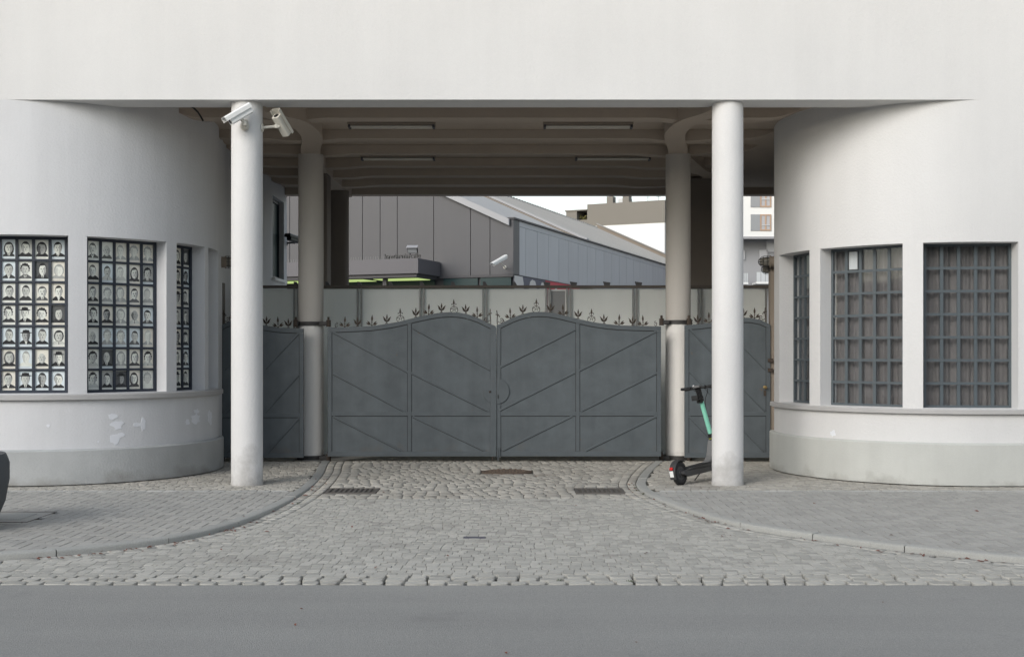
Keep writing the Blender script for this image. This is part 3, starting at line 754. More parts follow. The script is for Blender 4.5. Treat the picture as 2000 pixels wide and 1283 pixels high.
for wi, (t0, t1) in enumerate(winR):
    win, q, e, nn, rz, W, H, cw, rh, ed = window(pr, t0, t1, RZ0, RZ1, (5, 5, 5)[wi], 7, m_barR, 0.040, 0.215, 'grille', labr[wi], 0.030)
    # pleated curtain hung behind the glass
    rg = random.Random(60+wi); b = MB(); n = 90; V = []; ph = [rg.uniform(0, 6) for _ in range(4)]
    for i in range(n+1):
        x = W*i/n
        for z in (0.015, H*0.5, H-0.01):
            dd = -0.10+0.014*sin(x*26+ph[0])+0.010*sin(x*53+ph[1]+z*0.4)+0.006*sin(x*97+ph[2]); V.append(q(x, z, dd))
    F = [(i*3+j, (i+1)*3+j, (i+1)*3+j+1, i*3+j+1) for i in range(n) for j in range(2)]
    b.add(V, F); b.build('curtain', m_curtain, win, smooth=80)
    if wi == 1:
        b = MB(); b.obox(q(ed/2+cw*1.45, ed/2+rh*6.5, -0.012), e*(cw*0.30), nn*0.002, Vector((0,0,rh*0.40))); b.build('white_notice', m_rail, win)
# side window of the passage
a_, b_, ax, n_ = frame_axes(pl, swin[0], swin[1], 0.12)
W = (b_-a_).length; b = MB(); e = Vector((ax.x, ax.y, 0)); nn = Vector((n_.x, n_.y, 0)); o3 = Vector((a_.x, a_.y, 3.04)); up = Vector((0,0,1))
for x in (0.03, W-0.03): b.obox(o3+e*x+up*0.755, e*0.03, nn*0.03, up*0.755)
for z in (0.03, 1.48): b.obox(o3+e*W/2+up*z, e*(W/2-0.06), nn*0.03, up*0.03)
sw_ = b.build('window', m_barL, bld)
b = MB(); b.obox(o3+e*W/2+up*0.755, e*(W/2-0.06), nn*0.004, up*0.69); b.build('pane', m_teal, sw_)
b = MB(); b.obox(o3+e*W/2+up*(-0.03)+nn*0.10, e*(W/2+0.05), nn*0.08, up*0.025); b.build('window_sill', m_bwhite, sw_)

# upper wall, ceiling and ribs
TOP = 9.6
b = MB(); b.box(-15.2, 15.2, F0, F0+0.45, SOF, TOP); b.build('upper_wall', m_plaster, bld)
b = MB(); b.box(-15.2, 15.2, F0+0.45, BACK+0.25, SLAB, SLAB+0.3); b.build('ceiling', m_ceil, bld)
b = MB(); b.box(-15.2, 15.2, BACK, BACK+0.25, SLAB+0.3, TOP).box(-15.2,-14.9,F0+0.45,BACK,SLAB+0.3,TOP).box(14.9,15.2,F0+0.45,BACK,SLAB+0.3,TOP).box(-14.9,14.9,F0+0.45,BACK,TOP-0.3,TOP-0.02)
b.build('storey_shell', m_plaster, bld)
b = MB(); b.box(-15.2, -4.75, BACK, BACK+0.25, 0, SLAB-0.002).box(5.6, 15.2, BACK, BACK+0.25, 0, SLAB-0.002).box(-15.2,-14.9,F0+0.31,BACK,0,SLAB-0.002).box(14.9,15.2,F0+0.31,BACK,0,SLAB-0.002)
b.build('room_wall', m_room, bld)
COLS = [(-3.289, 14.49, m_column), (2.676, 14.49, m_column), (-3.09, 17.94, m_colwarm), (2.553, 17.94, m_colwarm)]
beamc = {-1: [(-3.289,14.6),(-3.12,14.95),(-2.86,15.35),(-2.80,15.95),(-2.84,16.6),(-3.00,17.4),(-3.09,17.94),(-3.15,18.6),(-3.25,19.9),(-3.26,22.7)],
         1: [(2.676,14.6),(2.54,14.9),(2.33,15.35),(2.26,15.95),(2.30,16.5),(2.47,17.4),(2.553,17.94),(2.72,18.4),(3.1,19.5),(3.45,20.3),(3.5,22.7)]}
def rib_low(x):
    m = 1.0
    for c in (-3.0, 2.45): 
        dx = abs(x-c)-0.15; t = min(1, max(0, dx/0.45)); m = min(m, t*t*(3-2*t))
    e_ = max(0, (x-3.35)/0.45, (-4.05-x)/0.45); return min(SLAB-0.004, 4.686+0.034*m+0.12*min(1, e_)**2)
for i, (ya, yb) in enumerate([(15.36,15.62),(16.82,17.06),(18.06,18.28),(19.26,19.48),(20.34,20.56),(21.44,21.66)]):
    xs = [-4.5+0.1*k for k in range(84)]
    pts = [(x, ya, rib_low(x)) for x in xs] + [(xs[-1], ya, SLAB-0.001), (xs[0], ya, SLAB-0.001)]
    b = MB(); b.prism(pts, (0, yb-ya, 0)); b.build('ceiling_rib', m_ceil, bld, bevel=0.008)
b = MB(); b.box(-5.0, 5.7, BACK-0.02, BACK+0.252, SOF, SLAB-0.001); b.build('end_beam', m_ceil, bld)
b = MB(); b.box(-14.0, 14.0, F0+0.452, F0+0.50, SOF+0.03, SLAB-0.001); b.build('ceiling_edge', m_ceil, bld)
for s_ in (-1, 1):
    cl = catmull(beamc[s_], 6); n = len(cl); V = []
    for i in range(n):
        a = Vector(cl[max(i-1,0)]); c = Vector(cl[min(i+1,n-1)]); d = (c-a).normalized(); p = Vector(cl[i]); nr = Vector((-d.y, d.x))*0.145
        for sgn in (-1, 1):
            for z in (4.664, SLAB-0.002): V.append((p.x+nr.x*sgn, p.y+nr.y*sgn, z))
    F = []
    for i in range(n-1):
        a = i*4; c = a+4
        F += [(a, a+2, c+2, c), (a, c, c+1, a+1), (a+2, a+3, c+3, c+2), (a+1, c+1, c+3, a+3)]
    F += [(0,1,3,2), (n*4-4, n*4-2, n*4-1, n*4-3)]
    b = MB(); b.add(V, F); b.build('ceiling_beam', m_ceil, bld, smooth=40)
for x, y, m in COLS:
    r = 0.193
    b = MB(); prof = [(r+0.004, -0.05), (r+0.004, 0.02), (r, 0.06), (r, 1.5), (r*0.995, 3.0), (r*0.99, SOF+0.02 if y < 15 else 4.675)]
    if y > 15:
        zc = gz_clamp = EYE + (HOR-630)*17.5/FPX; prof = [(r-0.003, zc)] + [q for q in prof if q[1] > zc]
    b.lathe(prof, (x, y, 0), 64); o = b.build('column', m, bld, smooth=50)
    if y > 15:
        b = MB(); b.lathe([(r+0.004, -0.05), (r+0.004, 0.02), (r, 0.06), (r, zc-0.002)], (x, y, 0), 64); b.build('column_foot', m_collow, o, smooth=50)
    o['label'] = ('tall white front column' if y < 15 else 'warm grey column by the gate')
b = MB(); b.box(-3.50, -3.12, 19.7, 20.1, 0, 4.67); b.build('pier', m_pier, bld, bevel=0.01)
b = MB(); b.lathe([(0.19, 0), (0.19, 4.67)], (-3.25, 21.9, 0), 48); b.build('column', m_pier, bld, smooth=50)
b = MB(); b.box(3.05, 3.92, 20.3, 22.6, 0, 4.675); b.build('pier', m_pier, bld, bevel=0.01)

# ------------------------------------------------------------------ gate
GY = 17.50                                   # front face of the sheets
def gx(u): return X_(u, GY)
def gz(v): return Z_(v, GY)
GB = gz(891)
topL = [(640,640),(667,639.5),(703,638),(726,636.5),(753,633),(781,628),(810,620.5),(838,614.5),(858,611),(876,609.8),(896,610.3),(914,614),(933,620.5),(952,630),(968,637)]
topR = [(970,636),(984,629),(1000,621),(1016,615),(1033,610.5),(1048,609),(1066,609.5),(1084,612),(1105,617),(1130,623),(1155,628.5),(1180,632.5),(1210,635.3),(1245,636.5),(1291,637.5)]
topSL = [(426,640),(440,631),(455,625),(470,623),(488,627),(513,635.5),(544,640),(592,642)]
topSR = [(1337,635),(1365,633.5),(1390,630.5),(1420,625),(1445,621),(1465,620.5),(1485,624.5),(1504,634)]
def interp(pts, x):
    if x <= pts[0][0]: return pts[0][1]
    for a, b in zip(pts, pts[1:]):
        if x <= b[0]: t = (x-a[0])/(b[0]-a[0]); return a[1]+t*(b[1]-a[1])
    return pts[-1][1]
# finials: three wrought patterns
def leafp(b, base, tip, wd, th=0.008):
    a, t = Vector(base), Vector(tip); d = t-a; s_ = Vector((d.z, 0, -d.x)).normalized()*wd/2
    c = [a, a+d*0.30+s_*0.75, a+d*0.5+s_, a+d*0.72+s_*0.62, t, a+d*0.72-s_*0.62, a+d*0.5-s_, a+d*0.30-s_*0.75]
    b.prism([p-Vector((0,th/2,0)) for p in c], (0, th, 0))
def curl(cx, cz, r0, r1, a0, a1, n=12):
    return [(cx+cos(a0+(a1-a0)*i/n)*(r0+(r1-r0)*i/n), 0, cz+sin(a0+(a1-a0)*i/n)*(r0+(r1-r0)*i/n)) for i in range(n+1)]
def fin_spear():
    b = MB(); b.tube([(0,0,-0.01),(0,0,0.155)], 0.006, 6); leafp(b, (0,0,0.055), (0,0,0.172), 0.030); b.tube([(0,0,0.05),(0,0,0.06)], 0.012, 6)
    for s_ in (-1, 1):
        b.tube([(0,0,0.005),(s_*0.025,0,0.028)], 0.005, 5); leafp(b, (s_*0.015,0,0.016), (s_*0.086,0,0.046), 0.034)
        leafp(b, (s_*0.02,0,0.03), (s_*0.072,0,0.075), 0.022)
    return b.mesh('finial', m_rust)
def fin_fan():
    b = MB(); b.tube([(0,0,-0.01),(0,0,0.14)], 0.006, 6); leafp(b, (0,0,0.05), (0,0,0.152), 0.026)
    b.tube(curl(0,0.0,0.018,0.018,0,pi,8), 0.004, 5)
    for s_ in (-1, 1): leafp(b, (0,0,0.03), (s_*0.062,0,0.118), 0.027); leafp(b, (0,0,0.028), (s_*0.052,0,0.075), 0.02)
    return b.mesh('finial', m_rust)
def fin_scroll():
    b = MB(); b.tube([(0,0,0.06),(0,0,0.19)], 0.005, 6); leafp(b, (0,0,0.10), (0,0,0.205), 0.026)
    for s_ in (-1, 1):
        b.tube([(s_*p[0],p[1],p[2]) for p in curl(0.026,0.036,0.036,0.008,-1.5,5.0,18)], 0.0045, 5)
        b.tube([(s_*0.055,0,0.045),(s_*0.05,0,0.07),(s_*0.02,0,0.085),(0,0,0.10)], 0.0045, 5)
        b.tube([(s_*p[0],p[1],p[2]) for p in curl(0.022,0.118,0.02,0.006,2.8,-1.5,10)], 0.004, 5)
    return b.mesh('finial', m_rust)
def fin_end():
    b = MB(); b.tube([(0,0,-0.01),(0.005,0,0.06),(0,0,0.13),(0.008,0,0.20)], 0.006, 6); b.tube([(-0.02,0,0.14),(0.025,0,0.145)], 0.006, 5)
    b.tube(curl(-0.05,0.07,0.045,0.010,-0.4,-6.0,20), 0.005, 5); b.tube(curl(-0.07,0.035,0.035,0.008,0.3,5.5,16), 0.005, 5); b.tube(curl(-0.02,0.115,0.022,0.006,-0.6,4.2,10), 0.0045, 5)
    return b.mesh('finial', m_rust)
def fin_s():
    b = MB(); b.tube(curl(0,0.022,0.022,0.006,0.6,-4.5,12), 0.004, 5); b.tube(curl(0.008,0.068,0.022,0.006,-2.6,2.6,12), 0.004, 5); b.tube([(0.0,0,0.0),(-0.012,0,0.04),(-0.006,0,0.06)], 0.004, 5)
    return b.mesh('finial', m_rust)
FIN = {'A': fin_spear(), 'B': fin_fan(), 'C': fin_scroll(), 'E': fin_end(), 'S': fin_s()}
def gate_leaf(name, label, top, u0, u1, stile, diags, fins, hinge, bottom=GB, gap=0.0, rail_v=(804, 812)):
    x0, x1 = gx(u0), gx(u1); root = thing(name, label, 'gate', ((x0+x1)/2, GY, 0), 'gate leaves of the entrance')
    tz = lambda u: gz(interp(top, u)); us = [u0+(u1-u0)*i/40 for i in range(41)]
    band_ = 0.068; st = 0.062; f0, f1 = GY-0.011, GY+0.030
    # outer frame: curved head, two stiles, bottom rail
    for nm, pts in (('head_rail', [(gx(u), f0, tz(u)) for u in us] + [(gx(u), f0, tz(u)-band_) for u in reversed(us)]),):
        b = MB(); b.prism(pts, (0, f1-f0, 0)); b.build(nm, m_gatef, root, bevel=0.003)
    def zt(x): return tz(1000+x*FPX/GY)-band_-0.0015
    for xa, xb in ((x0, x0+st), (x1-st, x1)):
        b = MB(); b.prism([(xa,f0,bottom+0.075),(xb,f0,bottom+0.075),(xb,f0,zt(xb)),(xa,f0,zt(xa))], (0,f1-f0,0)); b.build('stile', m_gatef, root, bevel=0.003)
    b = MB(); b.box(x0, x1, f0, f1, bottom, bottom+0.0735); b.build('bottom_rail', m_gatef, root, bevel=0.003)
    rz0, rz1 = gz(rail_v[1]), gz(rail_v[0])
    sx = gx(stile) if stile else None
    if sx:
        b = MB(); b.prism([(sx-0.028,f0+0.003,bottom+0.075),(sx+0.028,f0+0.003,bottom+0.075),(sx+0.028,f0+0.003,zt(sx+0.028)),(sx-0.028,f0+0.003,zt(sx-0.028))], (0,0.03,0)); b.build('middle_stile', m_gatef, root, bevel=0.003)
    spans = [(x0+st, (sx-0.028) if sx else x1-st)] + ([(sx+0.028, x1-st)] if sx else [])
    for xa, xb in spans:
        b = MB(); b.box(xa+0.001, xb-0.001, f0+0.005, f1-0.005, rz0, rz1); b.build('middle_rail', m_gatef, root, bevel=0.003)
        n = 12; xs = [xa+(xb-xa)*i/n for i in range(n+1)]
        b = MB(); b.prism([(xa,GY,rz1),(xb,GY,rz1)] + [(x,GY,zt(x)+0.002) for x in reversed(xs)], (0,0.006,0)); b.build('sheet_panel', m_gate, root)
        b = MB(); b.box(xa, xb, GY, GY+0.006, bottom+0.07, rz0); b.build('sheet_panel', m_gate, root)
    for (ua, va, ub, vb) in diags:
        b = MB(); b.bar((gx(ua), GY-0.007, gz(va)), (gx(ub), GY-0.007, gz(vb)), 0.028, 0.014, (0,1,0)); b.build('brace', m_gatef, root, bevel=0.002)
    sb = MB()  # thin dark strips below the braces and along the panel edges
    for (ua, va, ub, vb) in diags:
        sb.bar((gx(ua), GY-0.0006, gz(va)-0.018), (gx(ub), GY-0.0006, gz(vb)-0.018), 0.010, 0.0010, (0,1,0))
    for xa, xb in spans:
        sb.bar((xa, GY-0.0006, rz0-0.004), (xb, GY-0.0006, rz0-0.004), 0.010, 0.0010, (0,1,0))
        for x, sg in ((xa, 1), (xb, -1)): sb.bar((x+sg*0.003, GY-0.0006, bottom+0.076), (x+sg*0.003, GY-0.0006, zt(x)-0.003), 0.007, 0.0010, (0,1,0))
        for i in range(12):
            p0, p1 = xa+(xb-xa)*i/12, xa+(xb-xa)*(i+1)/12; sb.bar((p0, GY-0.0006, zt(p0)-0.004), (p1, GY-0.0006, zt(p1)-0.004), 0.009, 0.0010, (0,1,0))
    kind(sb.build('dark_seam', m_seam, root), 'stuff')
    for u, k in fins:
        o = place('finial', FIN[k], root, (gx(u), GY+0.006, tz(u)-0.002), 0)
        sc_ = 1.12 if k == 'E' else 1.0
        o.scale = (-sc_ if hinge < 0 and k in 'ES' else sc_, 1, sc_)
        jit = random.uniform(-0.05, 0.05); o.rotation_euler = (0, jit, 0)
    return root
dL = [(650,648,797,727),(806,640,957,722),(650,729,790,803),(803,728,955,803),(651,813,785,880),(806,813,947,880)]
dR = [(973,719,1124,643),(974,802,1123,727),(980,880,1118,812),(1131,724,1283,646),(1134,803,1283,728),(1143,880,1283,812)]
finL = [(656,'S'),(673,'A'),(698,'B'),(726,'A'),(755,'B'),(782,'C'),(812,'B'),(837,'A'),(862,'B'),(887,'C'),(910,'B'),(932,'A'),(958,'E')]
finR = [(972,'E'),(997,'A'),(1021,'B'),(1047,'C'),(1075,'B'),(1100,'A'),(1129,'B'),(1155,'C'),(1180,'B'),(1209,'A'),(1235,'B'),(1256,'A'),(1281,'S')]
leafL = gate_leaf('gate_leaf', 'wide grey iron gate leaf carrying the overlap strip, left of the centre lock', topL, 640, 968.3, 800, dL, finL, 1)
leafR = gate_leaf('gate_leaf', 'wide grey iron gate leaf with the small drop bolt, next to the scooter side', topR, 969.8, 1291, 1128.5, dR, finR, -1)
# lock discs: one half on each leaf
def half_disc(root, cx, cz, r, s_):
    pts = [(cx, GY-0.022, cz-r)] + [(cx+s_*r*cos(a), GY-0.022, cz+r*sin(a)) for a in [(-0.5+i/16)*pi for i in range(1,16)]] + [(cx, GY-0.022, cz+r)]
    b = MB(); b.prism(pts, (0,0.0058,0)); b.build('lock_plate', m_gatef, root, bevel=0.003)
half_disc(leafL, gx(968.1), gz(764), 0.19, -1); half_disc(leafR, gx(970.0), gz(764), 0.19, 1)
b = MB(); b.box(gx(958), gx(969.5), GY-0.030, GY-0.0225, GB, gz(640)); b.build('overlap_strip', m_gatef, leafL, bevel=0.003)
b = MB(); b.lathe([(0.016,0),(0.016,0.012),(0.006,0.03),(0.0,0.032)], (gx(957), GY-0.022, gz(765)), 12, (0,-1,0)); b.build('lock_knob', m_rust, leafL, smooth=40)
b = MB(); b.box(gx(973)-0.008, gx(973)+0.008, GY-0.028, GY-0.0225, gz(778), gz(771)); b.build('keyhole', m_black, leafR)
b = MB(); b.box(gx(971), gx(977), GY-0.034, GY-0.0165, gz(893), gz(876)); b.tube([(gx(973),GY-0.04,gz(899)),(gx(973),GY-0.04,gz(874))], 0.010, 8); b.build('drop_bolt', m_gatef, leafR)
b = MB(); b.tube([(gx(962),GY-0.01,gz(899)),(gx(962),GY-0.01,gz(888))], 0.009, 8); b.build('drop_bolt', m_rust, leafL)
dSL = [(520,718,584,650),(517,806,584,731),(519,888,584,816),(440,720,500,655),(440,806,502,735),(440,885,502,818)]
dSR = [(1346,641,1417,716),(1346,724,1417,799),(1346,813,1413,882),(1428,652,1494,720),(1428,734,1494,802),(1428,815,1492,880)]
finSL = [(437,'E'),(458,'A'),(480,'C'),(520,'B'),(543,'A'),(563,'B'),(578,'S')]
finSR = [(1350,'S'),(1363,'B'),(1385,'A'),(1405,'B'),(1428,'C'),(1452,'B'),(1474,'A'),(1495,'E')]
sideL = gate_leaf('side_gate', 'dark grey iron side gate behind the column that carries two cameras', topSL, 426, 593, 508, dSL, finSL, -1, bottom=gz(893.5), rail_v=(807, 815))
sideR = gate_leaf('side_gate', 'grey iron side gate with brass knob behind the parked scooter', topSR, 1337, 1504.5, 1422, dSR, finSR, 1, bottom=gz(893.5))
b = MB(); b.lathe([(0.026,0),(0.026,0.008),(0.010,0.012),(0.010,0.035),(0.024,0.045),(0.026,0.06),(0.012,0.072)], (gx(1493), GY-0.016, gz(756)), 16, (0,-1,0)); b.build('door_knob', mat('worn_brass', (0.30,0.22,0.10), 0.4, metal=0.7), sideR, smooth=40)
b = MB(); b.box(gx(1491),gx(1496),GY-0.020,GY-0.0165,gz(773),gz(762)); b.build('keyhole_plate', m_rust, sideR)
for v in (703, 722):
    b = MB(); b.box(gx(1499), gx(1509), GY-0.04, GY-0.0165, gz(v+4), gz(v-3)); b.build('latch', m_rust, sideR, bevel=0.003)
# gate post at the end of the right side gate
b = MB(); b.box(gx(1505.5), gx(1505.5)+0.12, GY+0.02, GY+0.16, 0, gz(530)); tag(b.build('gate_post', m_brown), 'brown gate post against the clean white bay wall', 'post')
b = MB(); b.box(-4.44, -4.34, GY+0.05, GY+0.16, 0, gz(552)); tag(b.build('gate_post', m_frail), 'dark gate post against the grey bay wall', 'post')
# hinge clamps round the columns
def clamp(x, y, z, arms, label):
    root = thing('hinge_clamp', label, 'hinge', (x, y, z), 'hinge clamps on the gate columns')
    b = MB(); n = 40; r0, r1 = 0.195, 0.212
    V = []
    for k in range(n):
        a = 2*pi*k/n
        for r in (r0, r1):
            for zz in (-0.030, 0.030): V.append((x+r*cos(a), y+r*sin(a), z+zz))
    F = []
    for k in range(n):
        a, c = 4*k, 4*((k+1)%n); F += [(a+2,c+2,c+3,a+3),(a,a+1,c+1,c),(a+1,a+3,c+3,c+1),(a,c,c+2,a+2)]
    b.add(V, F); b.build('collar', m_iron, root, smooth=40)
    for s_, ln in arms:
        b = MB(); b.box(min(x+s_*0.16, x+s_*ln), max(x+s_*0.16, x+s_*ln), y-0.215, y-0.165, z-0.028, z+0.028); b.build('strap', m_iron, root, bevel=0.006)
        b = MB(); b.lathe([(0.036,-0.05),(0.036,0.05),(0.018,0.055),(0.018,0.10)], (x+s_*ln, y-0.19, z), 14); b.build('pin', m_rust, root, smooth=40)
clamp(-3.09, 17.94, gz(631), [(1, 0.30), (-1, 0.20)], 'upper iron hinge clamp on the column nearest the cameras')
clamp(2.553, 17.94, gz(628), [(-1, 0.28), (1, 0.14)], 'upper iron hinge clamp on the column nearest the scooter')
clamp(-3.09, 17.94, 0.04, [(1, 0.30)], 'lower iron hinge clamp at the foot of the camera side column')
clamp(2.553, 17.94, 0.04, [(-1, 0.28), (1, 0.14)], 'lower iron hinge clamp at the foot of the scooter side column')

# ------------------------------------------------------------------ fence behind the gate
FD = 19.0
fence = thing('courtyard_fence', 'pale translucent sheet fence with bronze top rail behind the gate', 'fence', (0, FD, 0))
fu = [432, 456, 578, 702, 824, 947, 1070, 1111, 1240, 1368, 1500]
for i, (a, c) in enumerate(zip(fu, fu[1:])):
    if a == 1070: continue
    b = MB(); b.box(X_(a, FD)+0.002, X_(c, FD)-0.002, FD+0.032, FD+0.045, 0.03, Z_(564, FD)); b.build('fence_sheet', m_fence, fence)
for u in fu:
    for s_ in (-0.030, 0.030):
        b = MB(); b.box(X_(u, FD)+s_-0.012, X_(u, FD)+s_+0.012, FD-0.02, FD+0.03, 0, Z_(563.5, FD)); b.build('fence_post', m_fpost, fence)
b = MB(); b.box(X_(426, FD), X_(1503, FD), FD-0.03, FD+0.05, Z_(563, FD), Z_(557.5, FD)); b.build('top_rail', m_frail, fence, bevel=0.004)
for u in (578, 640, 702, 763, 824, 885, 947, 1005, 1068, 1185, 1247, 1120):
    s_ = 1 if u > 1050 else -1; x = X_(u, FD); z = Z_(557.3, FD)
    b = MB(); b.prism([(x-0.04, FD-0.02, z),(x+0.05, FD-0.02, z),(x+0.10*s_-0.04, FD-0.02, z+0.045),(x-0.06, FD-0.02, z+0.06)] if s_ > 0 else [(x-0.03,FD-0.02,z),(x+0.04,FD-0.02,z),(x+0.01,FD-0.02,z+0.055),(x-0.035,FD-0.02,z+0.06)], (0,0.04,0)); b.build('rail_bracket', m_dark, fence)
dr = MB(); xa, xb = X_(1070, FD)+0.002, X_(1111, FD)-0.002
for a, c in ((xa, xa+0.055), (xb-0.055, xb)): dr.box(a, c, FD+0.032, FD+0.06, 0.05, Z_(565, FD))
dr.box(xa+0.055, xb-0.055, FD+0.032, FD+0.06, Z_(568, FD), Z_(565, FD)); door = dr.build('door_frame', m_white, fence)
b = MB(); b.box(xa+0.055, xb-0.055, FD+0.04, FD+0.05, 0.05, Z_(568, FD)); b.build('door_panel', mat('grey_door_sheet', (0.25,0.25,0.25), 0.4), door)

# ------------------------------------------------------------------ ceiling lights
def tube_light(u0, u1, d, label):
    xa, xb = X_(u0, d), X_(u1, d); root = thing('ceiling_light', label, 'light', ((xa+xb)/2, d, SLAB), 'strip lights under the passage ceiling')
    b = MB(); b.box(xa, xb, d-0.10, d+0.10, SLAB-0.085, SLAB-0.002); b.build('housing', m_brown, root, bevel=0.004)
    for x in (xa+0.02, xb-0.02):
        b = MB(); b.box(x-0.015, x+0.015, d-0.08, d+0.08, SLAB-0.125, SLAB-0.086); b.build('tube_holder', m_dark, root)
    for y in (-0.05, 0.05):
        b = MB(); b.tube([(xa+0.04, d+y, SLAB-0.108),(xb-0.04, d+y, SLAB-0.108)], 0.013, 10); b.build('tube', m_offwhite, root, smooth=40)
tube_light(680, 850, 16.1, 'front strip light nearest the two cameras')
tube_light(1061, 1236, 16.1, 'front strip light nearest the curved beam by the scooter')
tube_light(705, 850, 18.75, 'rear strip light on the camera side of the passage')
tube_light(1123, 1271, 18.75, 'rear strip light on the scooter side of the passage')

# ------------------------------------------------------------------ security cameras
def sec_camera(label, front, back, mount, elbow, m_body, w_=0.055, plate_n=(0,-1,0), ext=0.04, scale=1.0, cols=(None,)):
    """housing from back to front, sun shield on top, bracket from mount via elbow"""
    f, k = Vector(front), Vector(back); ax = (f-k).normalized(); side = ax.cross(Vector((0,0,1))).normalized(); up = side.cross(ax).normalized()
    root = thing('security_camera', label, 'security camera', mount)
    hw = w_*scale; h = 0.045*scale; L_ = (f-k).length
    c = (f+k)/2 - up*h*0.35
    b = MB(); sec = [(-1,-0.75),(-0.75,-1),(0.75,-1),(1,-0.75),(1,0.8),(-1,0.8)]
    b.prism([k+side*hw*x*0.82+up*h*y-up*h*0.3 for x, y in sec], ax*L_*0.93); b.build('housing', m_body, root, bevel=0.004)
    b = MB(); sh = [(-1.1,-0.1),(-1.1,0.75),(-0.8,1.05),(0.8,1.05),(1.1,0.75),(1.1,-0.1),(1.02,-0.1),(1.02,0.7),(0.75,0.96),(-0.75,0.96),(-1.02,0.7),(-1.02,-0.1)]
    pts = [k-ax*0.01+side*hw*x+up*h*y for x, y in sh]
    n = len(pts); e = ax*(L_+ext); b.add(pts+[p+e for p in pts], [(i,(i+1)%n,(i+1)%n+n,i+n) for i in range(n)] + [(i,n-1-i,n-2-i,i+1) for i in range(n//2-1)] + [(n+i,n+i+1,2*n-2-i,2*n-1-i) for i in range(n//2-1)])
    b.build('sun_shield', m_body, root)
    b = MB(); b.lathe([(h*0.62,-0.004),(h*0.62,0.004),(h*0.5,0.006)], k+ax*L_*0.93-up*h*0.35, 16, ax); b.build('lens', m_lens, root, smooth=40)
    el = Vector(elbow); mt = Vector(mount)
    b = MB(); b.tube([mt, el], 0.016*scale, 10); b.tube([el, c-up*h*0.8], 0.018*scale, 10); b.tube([el-Vector((0,0,0.02*scale)), el+Vector((0,0,0.02*scale))], 0.022*scale, 10); b.build('bracket', m_offwhite if m_body is not m_black else m_black, root, smooth=40)
    pn = Vector(plate_n).normalized(); b = MB(); b.lathe([(0.045*scale,0),(0.045*scale,0.012),(0.03*scale,0.02)], mt-pn*0.002, 20, pn); b.build('wall_plate', m_offwhite if m_body is not m_black else m_black, root, smooth=40)
    return root
c1 = sec_camera('white security camera pointing down the street from the front of its column', P_(444,236,14.05), P_(487,211,14.18), P_(478,247,14.275), P_(478,241,14.17), m_white, scale=1.25)
b = MB(); b.box(X_(473.5,14.27), X_(484,14.27), 14.235, 14.297, Z_(253,14.27), Z_(235,14.27)); b.build('mount_box', m_offwhite, c1, bevel=0.004)
sec_camera('yellowed security camera on a side arm of the column, aimed into the passage', P_(539,222,14.42), P_(562,261,14.62), P_(512,250,14.47), P_(540,247,14.48), m_offwhite, plate_n=(1,0,0), scale=1.15, ext=0.05)
sec_camera('dark security camera on the far end of the passage wall', P_(563,462,22.6), P_(583,469,22.9), P_(558,475,22.95)+Vector((0.02,0,0)), P_(574,474,22.9), m_black, plate_n=(1,0,0), scale=1.2)
sec_camera('white security camera on the corner of the clad hall', P_(962,516,39.1), P_(988,501,39.5), P_(986,522,40.05), P_(981,516,39.5), m_white, scale=1.3, ext=0.05)

# cage lamps on the bay walls
def cage_lamp(p, u_x, y, z, nrm, label, scale=1.0):
    n = Vector(nrm).normalized(); o = Vector((u_x, y, z)); s_ = scale
    root = thing('cage_lamp', label, 'lamp', o)
    b = MB(); b.lathe([(0.105*s_,0),(0.105*s_,0.03*s_),(0.085*s_,0.05*s_),(0.085*s_,0.09*s_),(0.098*s_,0.095*s_),(0.098*s_,0.115*s_),(0.06*s_,0.12*s_)], o, 28, n); b.build('lamp_base', m_brown, root, smooth=40)
    b = MB(); b.lathe([(0.066*s_,0.11*s_),(0.070*s_,0.17*s_),(0.062*s_,0.22*s_),(0.04*s_,0.255*s_),(0.01*s_,0.268*s_)], o, 24, n); b.build('lamp_glass', mat('dusty_lamp_glass', (0.20,0.19,0.16), 0.25), root, smooth=50)
    ax = n.orthogonal().normalized(); ay = n.cross(ax); b = MB()
    for k in range(8):
        a = pi*k/4; d = ax*cos(a)+ay*sin(a)
        b.tube([o+n*0.1*s_+d*0.092*s_, o+n*0.19*s_+d*0.094*s_, o+n*0.245*s_+d*0.075*s_, o+n*0.285*s_+d*0.03*s_, o+n*0.292*s_], 0.0045*s_, 5)
    for zz, r in ((0.15,0.094),(0.215,0.088)):
        b.tube([o+n*zz*s_+(ax*cos(2*pi*k/20)+ay*sin(2*pi*k/20))*r*s_ for k in range(21)], 0.0045*s_, 5, caps=False)
    b.build('wire_cage', m_iron, root, smooth=60)
cage_lamp(pr, 3.985, 17.55, Z_(511, 17.55), (-0.97, 0.22, 0), 'caged bulkhead lamp beside the brown gate post, the upper of two', 0.95)
cage_lamp(pr, 4.02, 17.72, Z_(526, 17.72), (-0.97, 0.22, 0), 'caged bulkhead lamp just below the other at the brown gate post', 0.80)
cage_lamp(pl, -4.36, 17.35, Z_(512, 17.35), (0.97, 0.25, 0), 'caged lamp on the shaded grey bay wall near the camera column', 0.95)
b = MB(); b.tube([P_(372,208,15.0)+Vector((0,0,0.0)), P_(378,211,15.0), P_(386,219,15.05), P_(392,228,15.1), P_(397,237,15.1)], 0.012, 8); tag(b.build('hanging_cable', m_black, smooth=40), 'short black cable hanging from the soffit over the grey bay', 'cable')

